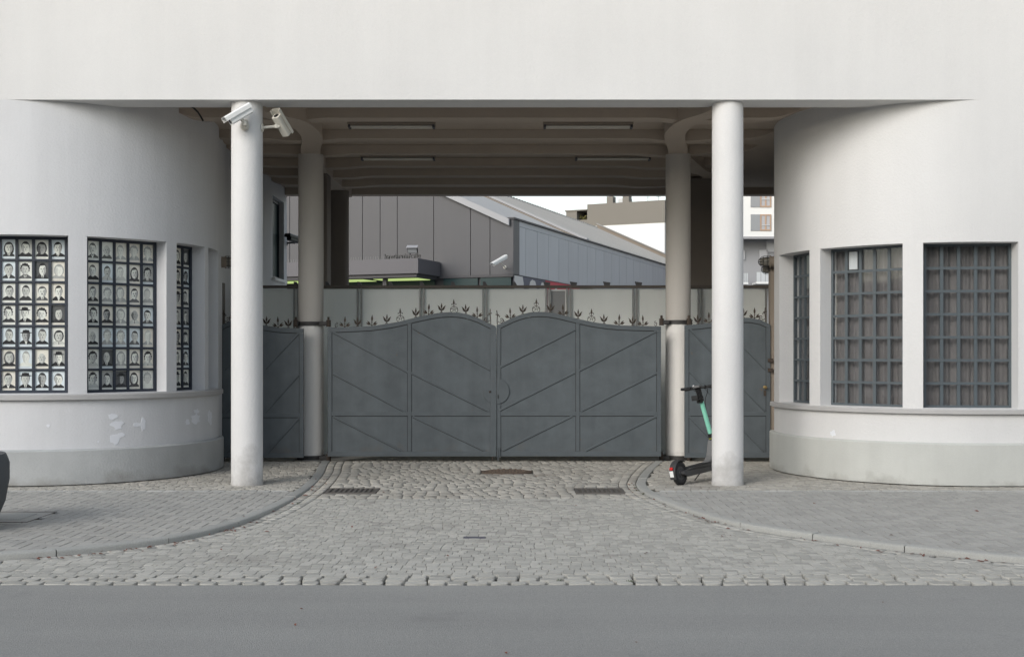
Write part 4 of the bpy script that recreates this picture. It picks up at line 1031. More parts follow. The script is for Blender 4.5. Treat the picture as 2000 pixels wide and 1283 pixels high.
# ------------------------------------------------------------------ things on the ground
def drain(x, y, w_, d_, label):
    root = thing('drain_grate', label, 'drain', (x, y, dz(y)), 'street drains in front of the gate'); z = dz(y)
    b = MB(); b.box(x-w_/2, x+w_/2, y-d_/2, y+d_/2, z-0.10, z-0.035); b.build('pit', m_pit, root)
    b = MB(); t = 0.035
    b.box(x-w_/2, x+w_/2, y-d_/2, y-d_/2+t, z-0.04, z+0.004).box(x-w_/2, x+w_/2, y+d_/2-t, y+d_/2, z-0.04, z+0.004)
    b.box(x-w_/2, x-w_/2+t, y-d_/2+t, y+d_/2-t, z-0.04, z+0.004).box(x+w_/2-t, x+w_/2, y-d_/2+t, y+d_/2-t, z-0.04, z+0.004); b.build('grate_frame', m_grate, root)
    n = 9; st = (w_-2*t)/n
    bm_ = MB(); bm_.box(-0.012, 0.012, -d_/2+t, d_/2-t, -0.035, 0.002); me = bm_.mesh('grate_bar', m_grate)
    for i in range(1, n): place('grate_bar', me, root, (x-w_/2+t+st*i, y, z))
drain(-1.90, 13.93, 0.60, 0.48, 'iron drain grate beside the kerb on the camera column side')
drain(1.045, 13.93, 0.58, 0.48, 'iron drain grate beside the kerb on the scooter side')
root = thing('manhole_cover', 'round rusty manhole cover in the setts before the gate', 'manhole', (-0.07, 16.05, 0))
b = MB(); b.lathe([(0.345,-0.06),(0.345,0.004),(0.31,0.006),(0.305,-0.004)], (-0.07,16.05,0), 40); b.build('cover_ring', m_cast, root, smooth=30)
b = MB(); b.lathe([(0.300,-0.03),(0.300,0.004),(0.28,0.010),(0.1,0.016),(0.0,0.017)], (-0.07,16.05,0), 40)
for r in range(3):
    for k in range(6+6*r): a = 2*pi*k/(6+6*r); b.box(-0.07+cos(a)*(0.08+0.08*r)-0.015, -0.07+cos(a)*(0.08+0.08*r)+0.015, 16.05+sin(a)*(0.08+0.08*r)-0.015, 16.05+sin(a)*(0.08+0.08*r)+0.015, 0.008, 0.021)
b.build('cover_lid', m_cast, root)
hx0, hx1, hy0, hy1 = HATCH
root = thing('inspection_hatch', 'square paved inspection hatch beside the dark planter', 'hatch', ((hx0+hx1)/2, (hy0+hy1)/2, 0))
b = MB(); t = 0.012
b.box(hx0,hx1,hy0,hy0+t,-0.05,0.003).box(hx0,hx1,hy1-t,hy1,-0.05,0.003).box(hx0,hx0+t,hy0+t,hy1-t,-0.05,0.003).box(hx1-t,hx1,hy0+t,hy1-t,-0.05,0.003); b.build('hatch_frame', m_grate, root)
b = MB(); b.box(hx0+0.02, hx1-0.02, hy0+0.02, hy1-0.02, -0.05, 0.0005); b.build('hatch_surround', m_paver, root, bevel=0.004)
b = MB(); b.prism([(hx0+0.14,hy0+0.16,0.0007),(hx1-0.14,hy0+0.16,0.0007),(hx1-0.14,hy1-0.16,0.0007),(hx0+0.14,hy1-0.16,0.0007)], (0,0,0.004)); b.build('hatch_lid', m_kerb, root, bevel=0.002)
b = MB(); b.box(-0.44,-0.24,10.515,10.605,dz(10.5)-0.03,dz(10.5)+0.006); tag(b.build('valve_cover', mat('dark_plate',(0.10,0.10,0.12),0.6), bevel=0.004), 'small dark metal valve cover among the driveway setts', 'valve cover')

# planter at the frame's edge
root = thing('planter', 'round dark concrete planter on the pavement at the picture edge', 'planter', (-5.25, 10.75, 0))
b = MB(); b.lathe([(0.40,0.0),(0.46,0.05),(0.54,0.25),(0.575,0.45),(0.575,0.60),(0.555,0.66),(0.54,0.69),(0.50,0.69),(0.49,0.60)], (-5.25,10.75,0), 56); b.build('bowl', m_planter, root, smooth=50)
b = MB(); b.lathe([(0.488,0.54),(0.488,0.60),(0.2,0.63)], (-5.25,10.75,0), 32); b.build('soil', m_soil, root, smooth=60)

# leaf litter along the kerbs and weeds in the joints
rg = random.Random(31); b = MB()
def leaf(x, y, z, s_):
    a = rg.uniform(0, 6.28); c, n_ = cos(a)*s_, sin(a)*s_; h = rg.uniform(0.004, 0.014)
    b.add([(x-c,y-n_,z),(x+n_*0.5,y-c*0.5,z+h),(x+c,y+n_,z+h*0.5),(x-n_*0.5,y+c*0.5,z+0.002)], [(0,1,2,3)])
for curve, n, sg in ((KL, 110, 1), (KR, 80, -1)):
    for i in range(n):
        p = curve[rg.randrange(20, len(curve)-25)]; leaf(p[0]+sg*rg.uniform(0.0,0.10)+rg.uniform(-0.05,0.05), p[1]-rg.uniform(0.02,0.10), dz(p[1])+0.004, rg.uniform(0.012, 0.03))
for i in range(45):
    x, y = rg.uniform(-5, 5), rg.uniform(8.6, 17); leaf(x, y, (dz(y) if in_drive(x, y) else 0)+0.008, rg.uniform(0.01, 0.028))
for i in range(6): leaf(rg.uniform(-3.5,3.5), rg.uniform(6,8.3), -0.055, 0.016)
kind(b.build('fallen_leaves', m_leafm), 'stuff')
b = MB()
def tuft(x, y, z, n, h):
    for i in range(n):
        a = rg.uniform(0, 6.28); l = rg.uniform(0.4, 1)*h; w_ = 0.004; px, py = x+rg.uniform(-0.02,0.02), y+rg.uniform(-0.02,0.02)
        b.add([(px-w_,py,z),(px+w_,py,z),(px+cos(a)*l*0.6,py+sin(a)*l*0.6,z+l)], [(0,1,2)])
for x, y in [(1.50,13.9),(1.52,13.6),(0.86,8.52),(0.34,8.55),(1.50,14.2),(-2.35,12.8)] : tuft(x, y, dz(y)-0.012, 16, 0.035)
for i in range(60): tuft(rg.uniform(-4,4), ROAD_Y+rg.choice([0.13,0.25,0.37])+rg.uniform(-0.01,0.01), dz(8.5)-0.014, 3, 0.010)
kind(b.build('joint_weeds', m_moss), 'stuff')

# ------------------------------------------------------------------ e-scooter
SC = thing('electric_scooter', 'mint green and black electric scooter parked behind the white column', 'scooter', (2.085, 14.42, 0.0), rot=(radians(-7), 0, radians(49)))
def part(b, name, m, smooth=None, bevel=0.0, parent=SC): return b.build(name, m, parent, smooth=smooth, local=True, bevel=bevel)
def wheel(x):
    b = MB(); prof = [(0.095+0.0,-0.022)]
    tor = [(0.112+0.033*cos(a), 0.031*sin(a)) for a in [radians(-150+20*i) for i in range(16)]]
    b.lathe(tor + [tor[0]], (x,0,0.145), 40, (0,1,0)); o = part(b, 'wheel', m_rubber, 50)
    b = MB(); b.lathe([(0.086,-0.018),(0.086,0.018)], (x,0,0.145), 28, (0,1,0)); b.lathe([(0.045,-0.03),(0.05,-0.02),(0.05,0.02),(0.045,0.03)], (x,0,0.145), 20, (0,1,0)); part(b, 'hub', m_sdark, 40, parent=o)
    b = MB()
    for k in range(40):
        a = 2*pi*k/40; c = Vector((x+cos(a)*0.1455, 0, 0.145+sin(a)*0.1455)); b.obox(c, (cos(a)*0.002,0,sin(a)*0.002), (0,0.02,0), (-sin(a)*0.006,0,cos(a)*0.006))
    part(b, 'tread', m_rubber, parent=o)
wheel(0.0); wheel(1.0)
def strip(prof, hw):  # a bent sheet across the scooter's width
    b = MB(); n = len(prof); V = []
    for x, z, t in prof:
        for y in (-hw, hw): V += [(x, y, z), (x, y, z+t)]
    F = []
    for i in range(n-1):
        a = i*4; c = a+4; F += [(a,c,c+2,a+2),(a+1,a+3,c+3,c+1),(a,a+1,c+1,c),(a+2,c+2,c+3,a+3)]
    F += [(0,2,3,1),(4*n-4,4*n-3,4*n-1,4*n-2)]; b.add(V, F); return b
b = MB(); V = []; n = 15
for i in range(n):
    a = radians(205-10.5*i); 
    for r in (0.158, 0.166):
        for y in (-0.042, 0.042): V.append((cos(a)*r, y, 0.145+sin(a)*r))
F = []
for i in range(n-1):
    a = 4*i; c = a+4; F += [(a,a+1,c+1,c),(a+2,c+2,c+3,a+3),(a,c,c+2,a+2),(a+1,a+3,c+3,c+1)]
b.add(V, F); part(b, 'mudguard', m_sdark, 40)
b = MB(); b.box(-0.182,-0.160,-0.020,0.020,0.195,0.228); part(b, 'tail_light', m_red, bevel=0.004)
b = MB(); b.obox((-0.178,0,0.145), (0.003,0,0), (0,0.027,0), (-0.006,0,0.038)); part(b, 'number_plate', m_white, bevel=0.002)
b = MB(); b.prism([(-0.02,-0.062,0.135),(0.10,-0.072,0.095),(0.82,-0.075,0.135),(0.90,-0.06,0.19),(0.90,-0.06,0.255),(0.20,-0.075,0.200),(0.13,-0.072,0.190),(-0.02,-0.062,0.165)], (0,0.03,0)); b.prism([(-0.02,0.032,0.135),(0.10,0.042,0.095),(0.82,0.045,0.135),(0.90,0.03,0.19),(0.90,0.03,0.255),(0.20,0.045,0.200),(0.13,0.042,0.190),(-0.02,0.032,0.165)], (0,0.03,0)); b.prism([(0.17,-0.0449,0.10),(0.82,-0.0449,0.137),(0.88,-0.0449,0.25),(0.17,-0.0449,0.198)], (0,0.0898,0)); part(b, 'deck', m_sdark, bevel=0.006)
b = MB(); b.prism([(0.20,-0.07,0.2015),(0.62,-0.07,0.2335),(0.62,-0.07,0.2385),(0.20,-0.07,0.2065)], (0,0.14,0)); part(b, 'deck_mat', m_rubber)
b = MB(); b.lathe([(0.020,-0.085),(0.026,-0.08),(0.026,0.08),(0.020,0.085)], (0,0,0.145), 14, (0,1,0)); part(b, 'axle_nut', m_sdark, 40)
sx = lambda z: 0.955-(z-0.16)*0.325             # raked steering line
b = MB(); b.prism([(0.58,-0.05,0.236),(0.66,-0.05,0.262),(0.72,-0.05,0.315),(0.765,-0.05,0.42),(sx(0.52)-0.036,-0.05,0.52),(sx(0.52)+0.036,-0.05,0.52),(0.93,-0.05,0.36),(0.985,-0.05,0.24),(0.90,-0.05,0.20)], (0,0.10,0)); part(b, 'lower_stem', m_sgrey, bevel=0.018)
b = MB(); b.tube([(sx(0.52),0,0.515),(sx(0.60),0,0.60)], [0.040,0.036], 16); part(b, 'folding_joint', m_black, 50)
b = MB(); b.tube([(sx(0.535),0,0.535),(sx(0.547),0,0.547)], 0.0405, 16); part(b, 'joint_band', mat('olive_band',(0.30,0.32,0.06),0.5), 50)
b = MB(); b.tube([(sx(0.60),0,0.595),(sx(1.03),0,1.03)], 0.029, 18); part(b, 'stem', m_mint, 50)
b = MB(); b.tube([(sx(1.02),0,1.02),(sx(1.10),0,1.10),(sx(1.18),0,1.18)], [0.036,0.034,0.040], 14); part(b, 'stem_head', m_black, 50)
b = MB(); b.tube([(sx(1.18),-0.235,1.195),(sx(1.18),-0.1,1.19),(sx(1.18),0.1,1.19),(sx(1.18),0.235,1.195)], 0.013, 10); hb_ = part(b, 'handlebar', m_black, 50)
for s_ in (-1, 1):
    b = MB(); b.tube([(sx(1.18),s_*0.14,1.193),(sx(1.18),s_*0.25,1.196)], 0.019, 10); part(b, 'grip', m_rubber, 50)
    b = MB(); b.tube([(sx(1.18)+0.02,s_*0.12,1.19),(sx(1.18)+0.05,s_*0.16,1.175),(sx(1.18)+0.05,s_*0.23,1.17)], 0.006, 6); part(b, 'brake_lever', m_black, 50)
    b = MB(); b.tube([(sx(1.18),s_*0.10,1.192),(sx(1.18),s_*0.125,1.192)], 0.023, 10); part(b, 'lever_clamp', m_black, 50)
b = MB(); b.box(sx(1.18)-0.05,sx(1.18)+0.05,-0.045,0.045,1.19,1.222); part(b, 'display', m_sgrey, bevel=0.01)
b = MB(); b.lathe([(0.016,0.0),(0.02,0.015),(0.012,0.028)], (sx(1.18),0.06,1.205), 12); part(b, 'bell', m_steel, 50)
b = MB(); b.obox((sx(1.05)-0.075,0,1.055), (0.075,0,0.012), (0,0.045,0), (0.0,0,0.016)); b.obox((sx(1.05)-0.145,0,1.068), (0.008,0,0), (0,0.045,0), (0,0,0.026)); b.obox((sx(1.04)-0.03,0,1.02), (0.03,0,0), (0,0.03,0), (0,0,0.025)); part(b, 'phone_holder', m_black, bevel=0.006)
b = MB()
for s_ in (-1, 1): b.tube(catmull([(sx(1.18)+0.03,s_*0.12,1.185),(sx(1.15)+0.10,s_*0.07,1.13),(sx(1.05)+0.07,s_*0.02,1.02),(sx(0.9)+0.035,s_*0.01,0.88)], 5), 0.0045, 6)
part(b, 'brake_cable', m_black, 60)
b = MB(); b.tube([(0.60,0.07,0.12),(0.56,0.16,0.012)], 0.008, 8); part(b, 'kickstand', m_black, 50)
b = MB(); b.prism([(0.93,-0.05,0.42),(1.02,-0.05,0.14),(0.985,-0.05,0.13),(0.89,-0.05,0.40)], (0,0.012,0)); b.prism([(0.93,0.038,0.42),(1.02,0.038,0.14),(0.985,0.038,0.13),(0.89,0.038,0.40)], (0,0.012,0)); part(b, 'fork', m_sdark, bevel=0.004)
cu = bpy.data.curves.new('lettering', 'FONT'); cu.body = 'TIER'; cu.size = 0.085; cu.extrude = 0.0008; cu.align_x = 'CENTER'; cu.align_y = 'CENTER'
tob = bpy.data.objects.new('lettering', cu); C.objects.link(tob)
dg = bpy.context.evaluated_depsgraph_get(); tme = bpy.data.meshes.new_from_object(tob.evaluated_get(dg)); bpy.data.objects.remove(tob)
tme.materials.clear(); tme.materials.append(m_white)
lt = bpy.data.objects.new('lettering', tme); C.objects.link(lt); lt.parent = SC
zax = Vector((0, -1, 0)).normalized(); xax = Vector((-0.325, 0, 1)).normalized(); xax = (xax-zax*xax.dot(zax)).normalized(); yax = zax.cross(xax)
lt.matrix_local = Matrix.Translation((0.835, -0.0515, 0.375)) @ Matrix((xax, yax, zax)).transposed().to_4x4()

# ------------------------------------------------------------------ the clad hall across the courtyard
GV = Vector((-0.934, 0.356, 0)).normalized(); HV = Vector((0.356, 0.934, 0)).normalized(); HC = Vector((0.05, 40.0, 0))
hall = thing('clad_hall', 'grey sheet clad hall with a long pitched roof across the courtyard', 'building', HC)
UP = Vector((0,0,1)); EZ = 6.09; WIDE = 7.7; SL = 0.463
def hp(s, t, z): return HC + GV*s + HV*t + UP*z
def s_of(u): return (114-(u-1000)*40)/((u-1000)*0.356+2129.5)
edges = [0.34] + [s_of(u) for u in (957,919,847,776,742.5,708,672,636,600,566,535,500)]
edges += [edges[-1]+1.25*i for i in range(1, 5)]
for a, c in zip(edges, edges[1:]):
    ra = EZ+SL*min(a, 2*WIDE-a)-0.02; rc = EZ+SL*min(c, 2*WIDE-c)-0.02
    b = MB(); g_ = 0.012; pts = [hp(a+g_,0,4.36), hp(c-g_,0,4.36), hp(c-g_,0,rc)] + ([hp(WIDE,0,EZ+SL*WIDE-0.02)] if a < WIDE < c else []) + [hp(a+g_,0,ra)]
    b.prism(pts, HV*0.06); b.build('wall_panel', m_clad, hall)
b = MB(); b.prism([hp(0.34,0.07,0),hp(2*WIDE,0.07,0),hp(2*WIDE,0.07,EZ-0.1),hp(WIDE,0.07,EZ+SL*WIDE-0.1),hp(0.34,0.07,EZ-0.1)], HV*0.3); b.build('gable_core', m_dark, hall)
b = MB(); b.prism([hp(-0.004,-0.03,4.36),hp(0.34,-0.03,4.36),hp(0.34,-0.03,6.24),hp(-0.004,-0.03,6.24)], HV*0.6); b.build('corner_pier', m_clad, hall)
b = MB(); b.prism([hp(-0.06,-0.08,6.24),hp(0.40,-0.08,6.24),hp(0.40,-0.08,6.30),hp(-0.06,-0.08,6.30)], HV*36); b.build('parapet_cap', m_dark, hall)
for k in range(29):
    t0, t1 = (0.0 if k == 0 else 1.22*k)+0.012+(0.58 if k == 0 else 0), 1.22*(k+1)-0.012
    b = MB(); b.prism([hp(0,t0,4.36),hp(0,t1,4.36),hp(0,t1,6.04),hp(0,t0,6.04)], GV*0.06); b.build('wall_panel', m_clad2, hall)
b = MB(); b.prism([hp(0.01,0.6,6.055),hp(0.01,35.4,6.055),hp(0.01,35.4,6.238),hp(0.01,0.6,6.238)], GV*0.2); b.build('parapet_band', m_clad2, hall)
b = MB(); b.prism([hp(0.062,0.1,0),hp(0.062,35.4,0),hp(0.062,35.4,6.05),hp(0.062,0.1,6.05)], GV*0.25); b.build('side_core', m_dark, hall)
# roof: near corrugated field, flashings, main field, far rake
def roof_pt(s, t, dz_=0.0): return hp(s, t, EZ+SL*min(s, 2*WIDE-s)+dz_)
def roof_field(name, m, t0, t1, dz_, parent, ribs=None, rib_r=0.05, along=True):
    b = MB(); b.prism([roof_pt(0.2,t0,dz_),roof_pt(WIDE,t0,dz_),roof_pt(2*WIDE,t0,dz_),roof_pt(2*WIDE,t0,dz_-0.08),roof_pt(WIDE,t0,dz_-0.08),roof_pt(0.2,t0,dz_-0.08)], HV*(t1-t0)); o = b.build(name, m, parent)
    return o
r1 = roof_field('roof', m_roof2, -0.12, 8.4, 0.06, hall)
rb = MB()
for i in range(24):
    t = 0.15+0.35*i; rb.bar(roof_pt(0.25,t,0.085), roof_pt(WIDE,t,0.085), 0.14, 0.05, (0,0,1))
kind(rb.build('roof_rib', m_roof2, r1), 'stuff')
b = MB(); b.prism([roof_pt(0.1,-0.2,0.10),roof_pt(WIDE,-0.2,0.10),roof_pt(WIDE,-0.2,-0.12),roof_pt(0.1,-0.2,-0.12)], HV*0.10); b.build('rake_fascia', m_flash, hall)
b = MB(); b.prism([roof_pt(0.2,8.4,0.16),roof_pt(WIDE,8.4,0.16),roof_pt(WIDE,8.4,-0.02),roof_pt(0.2,8.4,-0.02)], HV*0.75); b.build('roof_flashing', m_brown, hall)
b = MB(); b.prism([roof_pt(0.2,9.15,0.26),roof_pt(WIDE,9.15,0.26),roof_pt(WIDE,9.15,-0.02),roof_pt(0.2,9.15,-0.02)], HV*0.28); b.build('roof_flashing', m_flash, hall)
r2 = roof_field('roof', m_roof, 9.43, 35.6, 0.16, hall)
rb = MB()
for i in range(60):
    t = 9.8+0.43*i; rb.bar(roof_pt(0.25,t,0.17), roof_pt(WIDE,t,0.17), 0.05, 0.06, (0,0,1))
kind(rb.build('roof_rib', m_roof, r2), 'stuff')
b = MB()
for i in range(62): t = 9.5+0.42*i; b.bar(roof_pt(WIDE-0.14,t,0.23), roof_pt(WIDE+0.14,t,0.16), 0.26, 0.09, (0,0,1))
kind(b.build('ridge_cap', m_roof, r2), 'stuff')
b = MB(); b.prism([roof_pt(0.0,35.6,0.42),roof_pt(WIDE,35.6,0.42),roof_pt(WIDE,35.6,0.0),roof_pt(0.0,35.6,0.0)], HV*0.5); b.build('far_parapet', m_brown, hall)
b = MB(); b.prism([roof_pt(0.0,35.5,0.42),roof_pt(WIDE,35.5,0.42),roof_pt(WIDE,35.5,0.48),roof_pt(0.0,35.5,0.48)], HV*0.7); b.build('far_parapet_cap', m_roof, hall)
b = MB(); b.prism([hp(0.3,35.6,0),hp(2*WIDE,35.6,0),hp(2*WIDE,35.6,EZ),hp(WIDE,35.6,EZ+SL*WIDE),hp(0.3,35.6,EZ)], HV*0.3); b.build('far_gable', m_clad, hall)
# glazing band, lit rooms and canopy
gl = [s_of(u) for u in (1001, 936, 864)]
for a, c in zip(gl, gl[1:]):
    b = MB(); b.prism([hp(a+0.05,-0.01,0.2),hp(c-0.05,-0.01,0.2),hp(c-0.05,-0.01,4.26),hp(a+0.05,-0.01,4.26)], HV*0.03); b.build('window', m_teal, hall)
b = MB(); b.prism([hp(0,-0.05,4.27),hp(7.5,-0.05,4.27),hp(7.5,-0.05,4.355),hp(0,-0.05,4.355)], HV*0.1); b.build('window_head', m_dark, hall)
b = MB(); b.prism([hp(2.95,-0.016,0),hp(7.5,-0.016,0),hp(7.5,-0.016,4.25),hp(2.95,-0.016,4.25)], HV*0.02); b.build('entrance_glazing', m_teal, hall)
S0, S1, DP = 2.72, 9.6, 1.87
can = MB(); can.prism([hp(S0,-DP,4.34),hp(S1,-DP,4.34),hp(S1,-DP,4.84),hp(S0,-DP,4.84)], HV*(DP-0.06)); cano = can.build('canopy', m_canopy, hall)
b = MB(); b.prism([hp(S0+0.1,-DP+0.1,4.22),hp(S1,-DP+0.1,4.22),hp(S1,-DP+0.1,4.338),hp(S0+0.1,-DP+0.1,4.338)], HV*(DP-0.2)); b.build('canopy_soffit', m_dark, cano)
for a, c in ((3.0, 4.7), (5.1, 7.3), (7.6, 9.0)):
    b = MB(); b.prism([hp(a,-1.3,4.20),hp(c,-1.3,4.20),hp(c,-0.3,4.20),hp(a,-0.3,4.20)], (0,0,0.018)); b.build('lit_panel', m_greenlit, cano)
b = MB(); b.prism([hp(4.1,-1.5,0),hp(4.24,-1.5,0),hp(4.24,-1.36,0),hp(4.1,-1.36,0)], (0,0,4.215)); b.build('canopy_post', m_dark, cano)
b = MB()
for i in range(70): p = hp(S0+0.1+i*0.095,-DP+0.05,4.84); b.obox(p+Vector((0,0,0.055)), (0.004,0,0), (0,0.004,0), (0.01*((i%3)-1),0,0.055))
kind(b.build('bird_spike', m_fpost, cano), 'stuff')
cu = bpy.data.curves.new('lettering', 'FONT'); cu.body = 'kawiarnia/cafe'; cu.size = 0.24; cu.extrude = 0.02; cu.align_x = 'CENTER'
tob = bpy.data.objects.new('lettering', cu); C.objects.link(tob)
dg = bpy.context.evaluated_depsgraph_get(); tme = bpy.data.meshes.new_from_object(tob.evaluated_get(dg)); bpy.data.objects.remove(tob); tme.materials.clear(); tme.materials.append(m_black)
lt = bpy.data.objects.new('lettering', tme); C.objects.link(lt); lt.parent = cano; pos = hp(3.35,-DP+0.12,4.86) - origin(cano)
lt.matrix_local = Matrix.Translation(pos) @ Matrix((-GV, UP, -HV)).transposed().to_4x4()
# mural panels under the side wall
b = MB(); b.prism([hp(-0.01,0.05,1.0),hp(-0.01,3.3,1.0),hp(-0.01,3.3,4.33),hp(-0.01,0.05,4.33)], GV*0.03); mu = b.build('mural_panel', m_mgrey, hall)
b = MB(); b.prism([hp(-0.01,3.32,1.0),hp(-0.01,7.5,1.0),hp(-0.01,7.5,4.33),hp(-0.01,3.32,4.33)], GV*0.03); mu2 = b.build('mural_panel', m_mred, hall)
for t0, pts in ((0.06, [(0,1.2),(1.0,1.2),(0.95,3.2),(0.9,4.1),(0.8,4.32),(0,4.32)]), (1.3, [(0,1.2),(1.1,1.2),(1.05,4.0),(0.85,4.24),(0.55,4.28),(0.35,4.2),(0.1,3.8)]), (2.45, [(0,1.2),(0.84,1.2),(0.84,4.1),(0.7,4.27),(0.4,4.22),(0.1,3.9)])):
    b = MB(); b.prism([hp(-0.014,t0+x,z) for x, z in pts], GV*-0.004); b.build('painted_shape', m_mwhite, mu)
for t0, pts in ((4.0, [(0,1.2),(0.7,1.2),(0.7,4.0),(0.5,4.2),(0.2,3.9)]), (5.2, [(0,1.2),(1.6,1.2),(1.6,4.1),(1.0,3.9),(0.4,4.05)])):
    b = MB(); b.prism([hp(-0.014,t0+x,z) for x, z in pts], GV*-0.004); b.build('painted_shape', m_mwhite, mu2)
# floodlight on the canopy
fl = P_(806, 488, 39.4); root = thing('floodlight', 'small black floodlight standing on the hall canopy', 'floodlight', fl-Vector((0,0,0.22)))
n = Vector((-0.1,-0.8,-0.45)).normalized(); s_ = n.cross(UP).normalized(); u_ = s_.cross(n)
b = MB(); b.obox(fl, s_*0.17, u_*0.11, n*0.05); b.build('housing', m_black, root, bevel=0.01)
b = MB(); b.obox(fl+n*0.052, s_*0.15, u_*0.09, n*0.004); b.build('lens', m_panegrey, root)
b = MB(); b.obox(fl+u_*0.125+n*0.02, s_*0.19, u_*0.012, n*0.09); b.build('visor', m_flash, root)
b = MB()
for k in (-1, 1): b.tube([fl+s_*0.12*k-n*0.02, fl+s_*0.09*k-Vector((0,0,0.25))], 0.012, 6)
b.build('stand', m_black, root)

# ------------------------------------------------------------------ far apartment blocks
A = Vector((X_(1106,97), 97, 0)); B = Vector((X_(1298,93.4), 93.4, 0)); D = (B-A).normalized(); N_ = Vector((-D.y, D.x, 0))
blk = thing('apartment_block', 'white rendered block with a beige top storey and chimneys beyond the hall', 'building', A)
def bp(s, dpt, z): return A + D*s + N_*dpt + UP*z
Lb = (B-A).length; zs1, zs2, zs3 = 12.15, 13.45, 13.95; su = 45*97/FPX*0.98
b = MB(); b.prism([bp(0,0,0),bp(Lb,0,0),bp(Lb,14,0),bp(0,14,0)], (0,0,zs1)); b.build('wall', m_bwhite, blk)
b = MB(); b.prism([bp(su,-0.03,zs1+0.002),bp(Lb+0.03,-0.03,zs1+0.002),bp(Lb+0.03,14,zs1+0.002),bp(su,14,zs1+0.002)], (0,0,zs3-zs1)); b.build('top_storey', m_bbeige, blk)
for (a, c, z0, z1) in ((0,0.95,zs1+0.002,zs2),(0.95,su-0.001,zs1+0.002,zs1+0.55)):
    b = MB(); b.prism([bp(a,-0.03,z0),bp(c,-0.03,z0),bp(c,1.6,z0),bp(a,1.6,z0)], (0,0,z1-z0)); b.build('terrace_wall', m_bbeige, blk)
b = MB(); b.prism([bp(0.0,1.62,zs1+0.002),bp(su-0.002,1.62,zs1+0.002),bp(su-0.002,8,zs1+0.002),bp(0.0,8,zs1+0.002)], (0,0,1.25)); b.build('terrace_room', m_dark, blk)
b = MB(); b.prism([bp(-0.1,-0.1,zs2+0.004),bp(su-0.002,-0.1,zs2+0.004),bp(su-0.002,8,zs2+0.004),bp(-0.1,8,zs2+0.004)], (0,0,0.10)); b.build('terrace_roof', m_bbeige, blk)
rg = random.Random(9); b = MB()
for k in range(60):
    c = bp(rg.uniform(1.0, 1.8), rg.uniform(0.3,1.2), zs1+0.55+rg.uniform(0,0.45)); q_ = Euler((rg.uniform(0,6),rg.uniform(0,6),rg.uniform(0,6))).to_matrix()
    b.face([c+q_@Vector(v) for v in ((-0.09,0,0),(0,-0.05,0),(0.09,0,0),(0,0.05,0))])
tag(b.build('terrace_shrub', m_plantg), 'yellow green shrub on the roof terrace of the beige topped block', 'plant')
for u in (1190, 1220):
    s_ = (X_(u, 95)-A.x)/D.x; ch = MB(); ch.prism([bp(s_-0.27,0.2,zs3+0.003),bp(s_+0.27,0.2,zs3+0.003),bp(s_+0.27,0.9,zs3+0.003),bp(s_-0.27,0.9,zs3+0.003)], (0,0,0.58)); co = ch.build('chimney', m_bbeige, blk)
    b = MB(); b.lathe([(0.12,0),(0.12,0.22),(0.18,0.24),(0.16,0.34)], bp(s_,0.5,zs3+0.584), 14); b.build('chimney_pot', m_steel, co, smooth=40)
b = MB(); b.prism([bp(Lb*0.5,0.9,zs3+0.003),bp(Lb*0.5+0.9,0.9,zs3+0.003),bp(Lb*0.5+0.9,1.8,zs3+0.003),bp(Lb*0.5,1.8,zs3+0.003)], (0,0,0.45)); b.build('roof_unit', m_rail, blk)
for u in (1258, 1278):
    s_ = (X_(u, 94)-A.x)/D.x; b = MB(); b.tube([bp(s_,1,zs3),bp(s_,1,zs3+0.55)], 0.02, 5); b.tube([bp(s_-0.2,1,zs3+0.42),bp(s_+0.2,1,zs3+0.42)], 0.015, 5); b.build('aerial', m_fpost, blk)
AD = 60.0
apt = thing('apartment_building', 'white apartment house with timber windows and a grey recessed ground part', 'building', (X_(1500, AD), AD, 0))
ax0, ax1 = X_(1412, AD), X_(1680, AD); zf = Z_(463, AD)
b = MB(); b.box(ax0, ax1, AD+1.2, AD+12, 0, zf-0.003); b.build('lower_wall', m_bgrey, apt)
b = MB(); b.box(ax0, ax1, AD, AD+12, zf, zf+9); b.build('upper_wall', m_bwhite, apt)
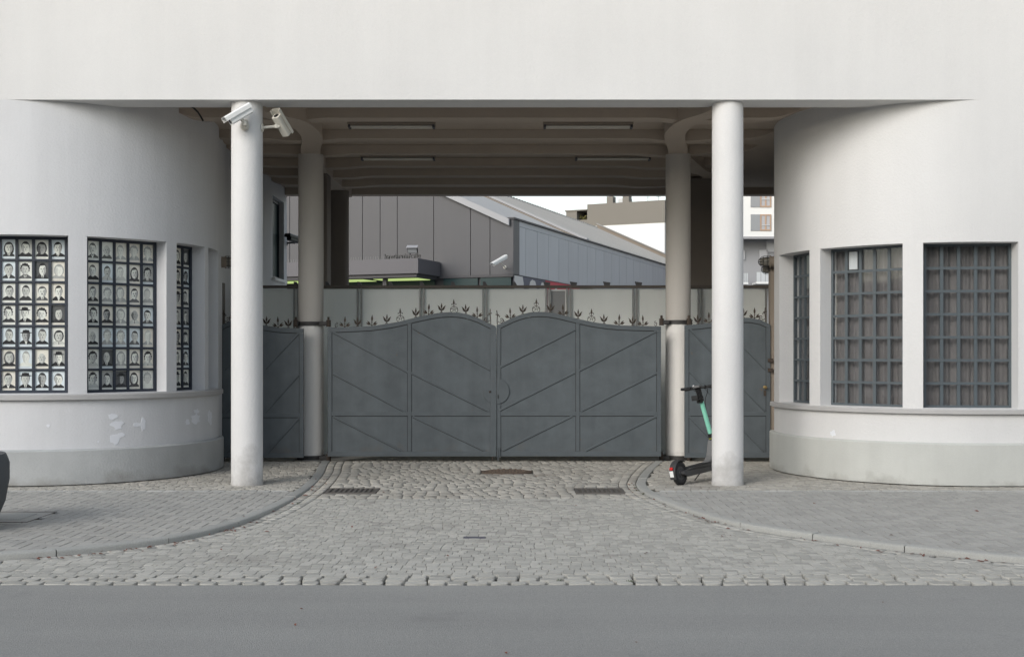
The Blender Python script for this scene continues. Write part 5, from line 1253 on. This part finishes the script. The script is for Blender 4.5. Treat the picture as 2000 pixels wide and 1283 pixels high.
b = MB(); b.box(ax0, ax1, AD-0.04, AD-0.002, zf-0.10, zf+0.02); b.build('storey_edge', m_bgrey, apt)
def awin(u0, u1, v0, v1, y, split, parent=apt):
    x0, x1, z0, z1 = X_(u0, AD), X_(u1, AD), Z_(v1, AD), Z_(v0, AD); xm = x0+(x1-x0)*split
    f = MB()
    for a, c, e_, g_ in ((xm,xm+0.07,z0,z1),(x1-0.07,x1,z0,z1),(xm+0.07,x1-0.07,z1-0.07,z1),(xm+0.07,x1-0.07,z0,z0+0.07),((xm+x1)/2-0.04,(xm+x1)/2+0.04,z0+0.07,z1-0.07)): f.box(a, c, y-0.05, y-0.003, e_, g_)
    wn = f.build('window', m_wood, parent)
    b = MB(); b.box(xm+0.07, x1-0.07, y-0.025, y-0.004, z0+0.07, z1-0.07); b.build('pane', m_pane_far, wn)
    b = MB(); b.box(x0, xm-0.005, y-0.04, y-0.003, z0, z1); b.build('shutter', m_panegrey, wn)
    b = MB(); b.box(xm+0.07, x1-0.07, y-0.075, y-0.055, z0+(z1-z0)*0.32, z0+(z1-z0)*0.36); b.build('guard_rail', m_rail, wn)
for v0, v1 in ((360, 405), (419, 451), (316, 348)):
    for du in (0, 70, -75): awin(1466+du, 1506+du, v0, v1, AD, 0.46)
for u0, u1, v0, v1 in ((1498,1515,468,492),(1452,1456,489,507),(1484,1500,488,505)):
    b = MB(); b.box(X_(u0,61), X_(u1,61), AD+1.1, AD+1.197, Z_(v1,61), Z_(v0,61)); b.build('window', m_pane_far, apt)
for u0, u1, v0, v1 in ((1440,1460,534,552),(1476,1520,532,551)):
    b = MB(); b.box(X_(u0,60.3), X_(u1,60.3), AD+0.1, AD+1.19, Z_(v1,60.3)-0.1, Z_(v1,60.3)); bl = b.build('balcony', m_bwhite, apt)
    for k in range(5):
        xa = X_(u0,60.3)+(X_(u1,60.3)-X_(u0,60.3))*k/5; b = MB(); b.box(xa+0.02, xa+(X_(u1,60.3)-X_(u0,60.3))/5-0.02, AD+0.12, AD+0.15, Z_(v1,60.3)+0.005, Z_(v0,60.3)); b.build('balcony_panel', m_rail, bl)
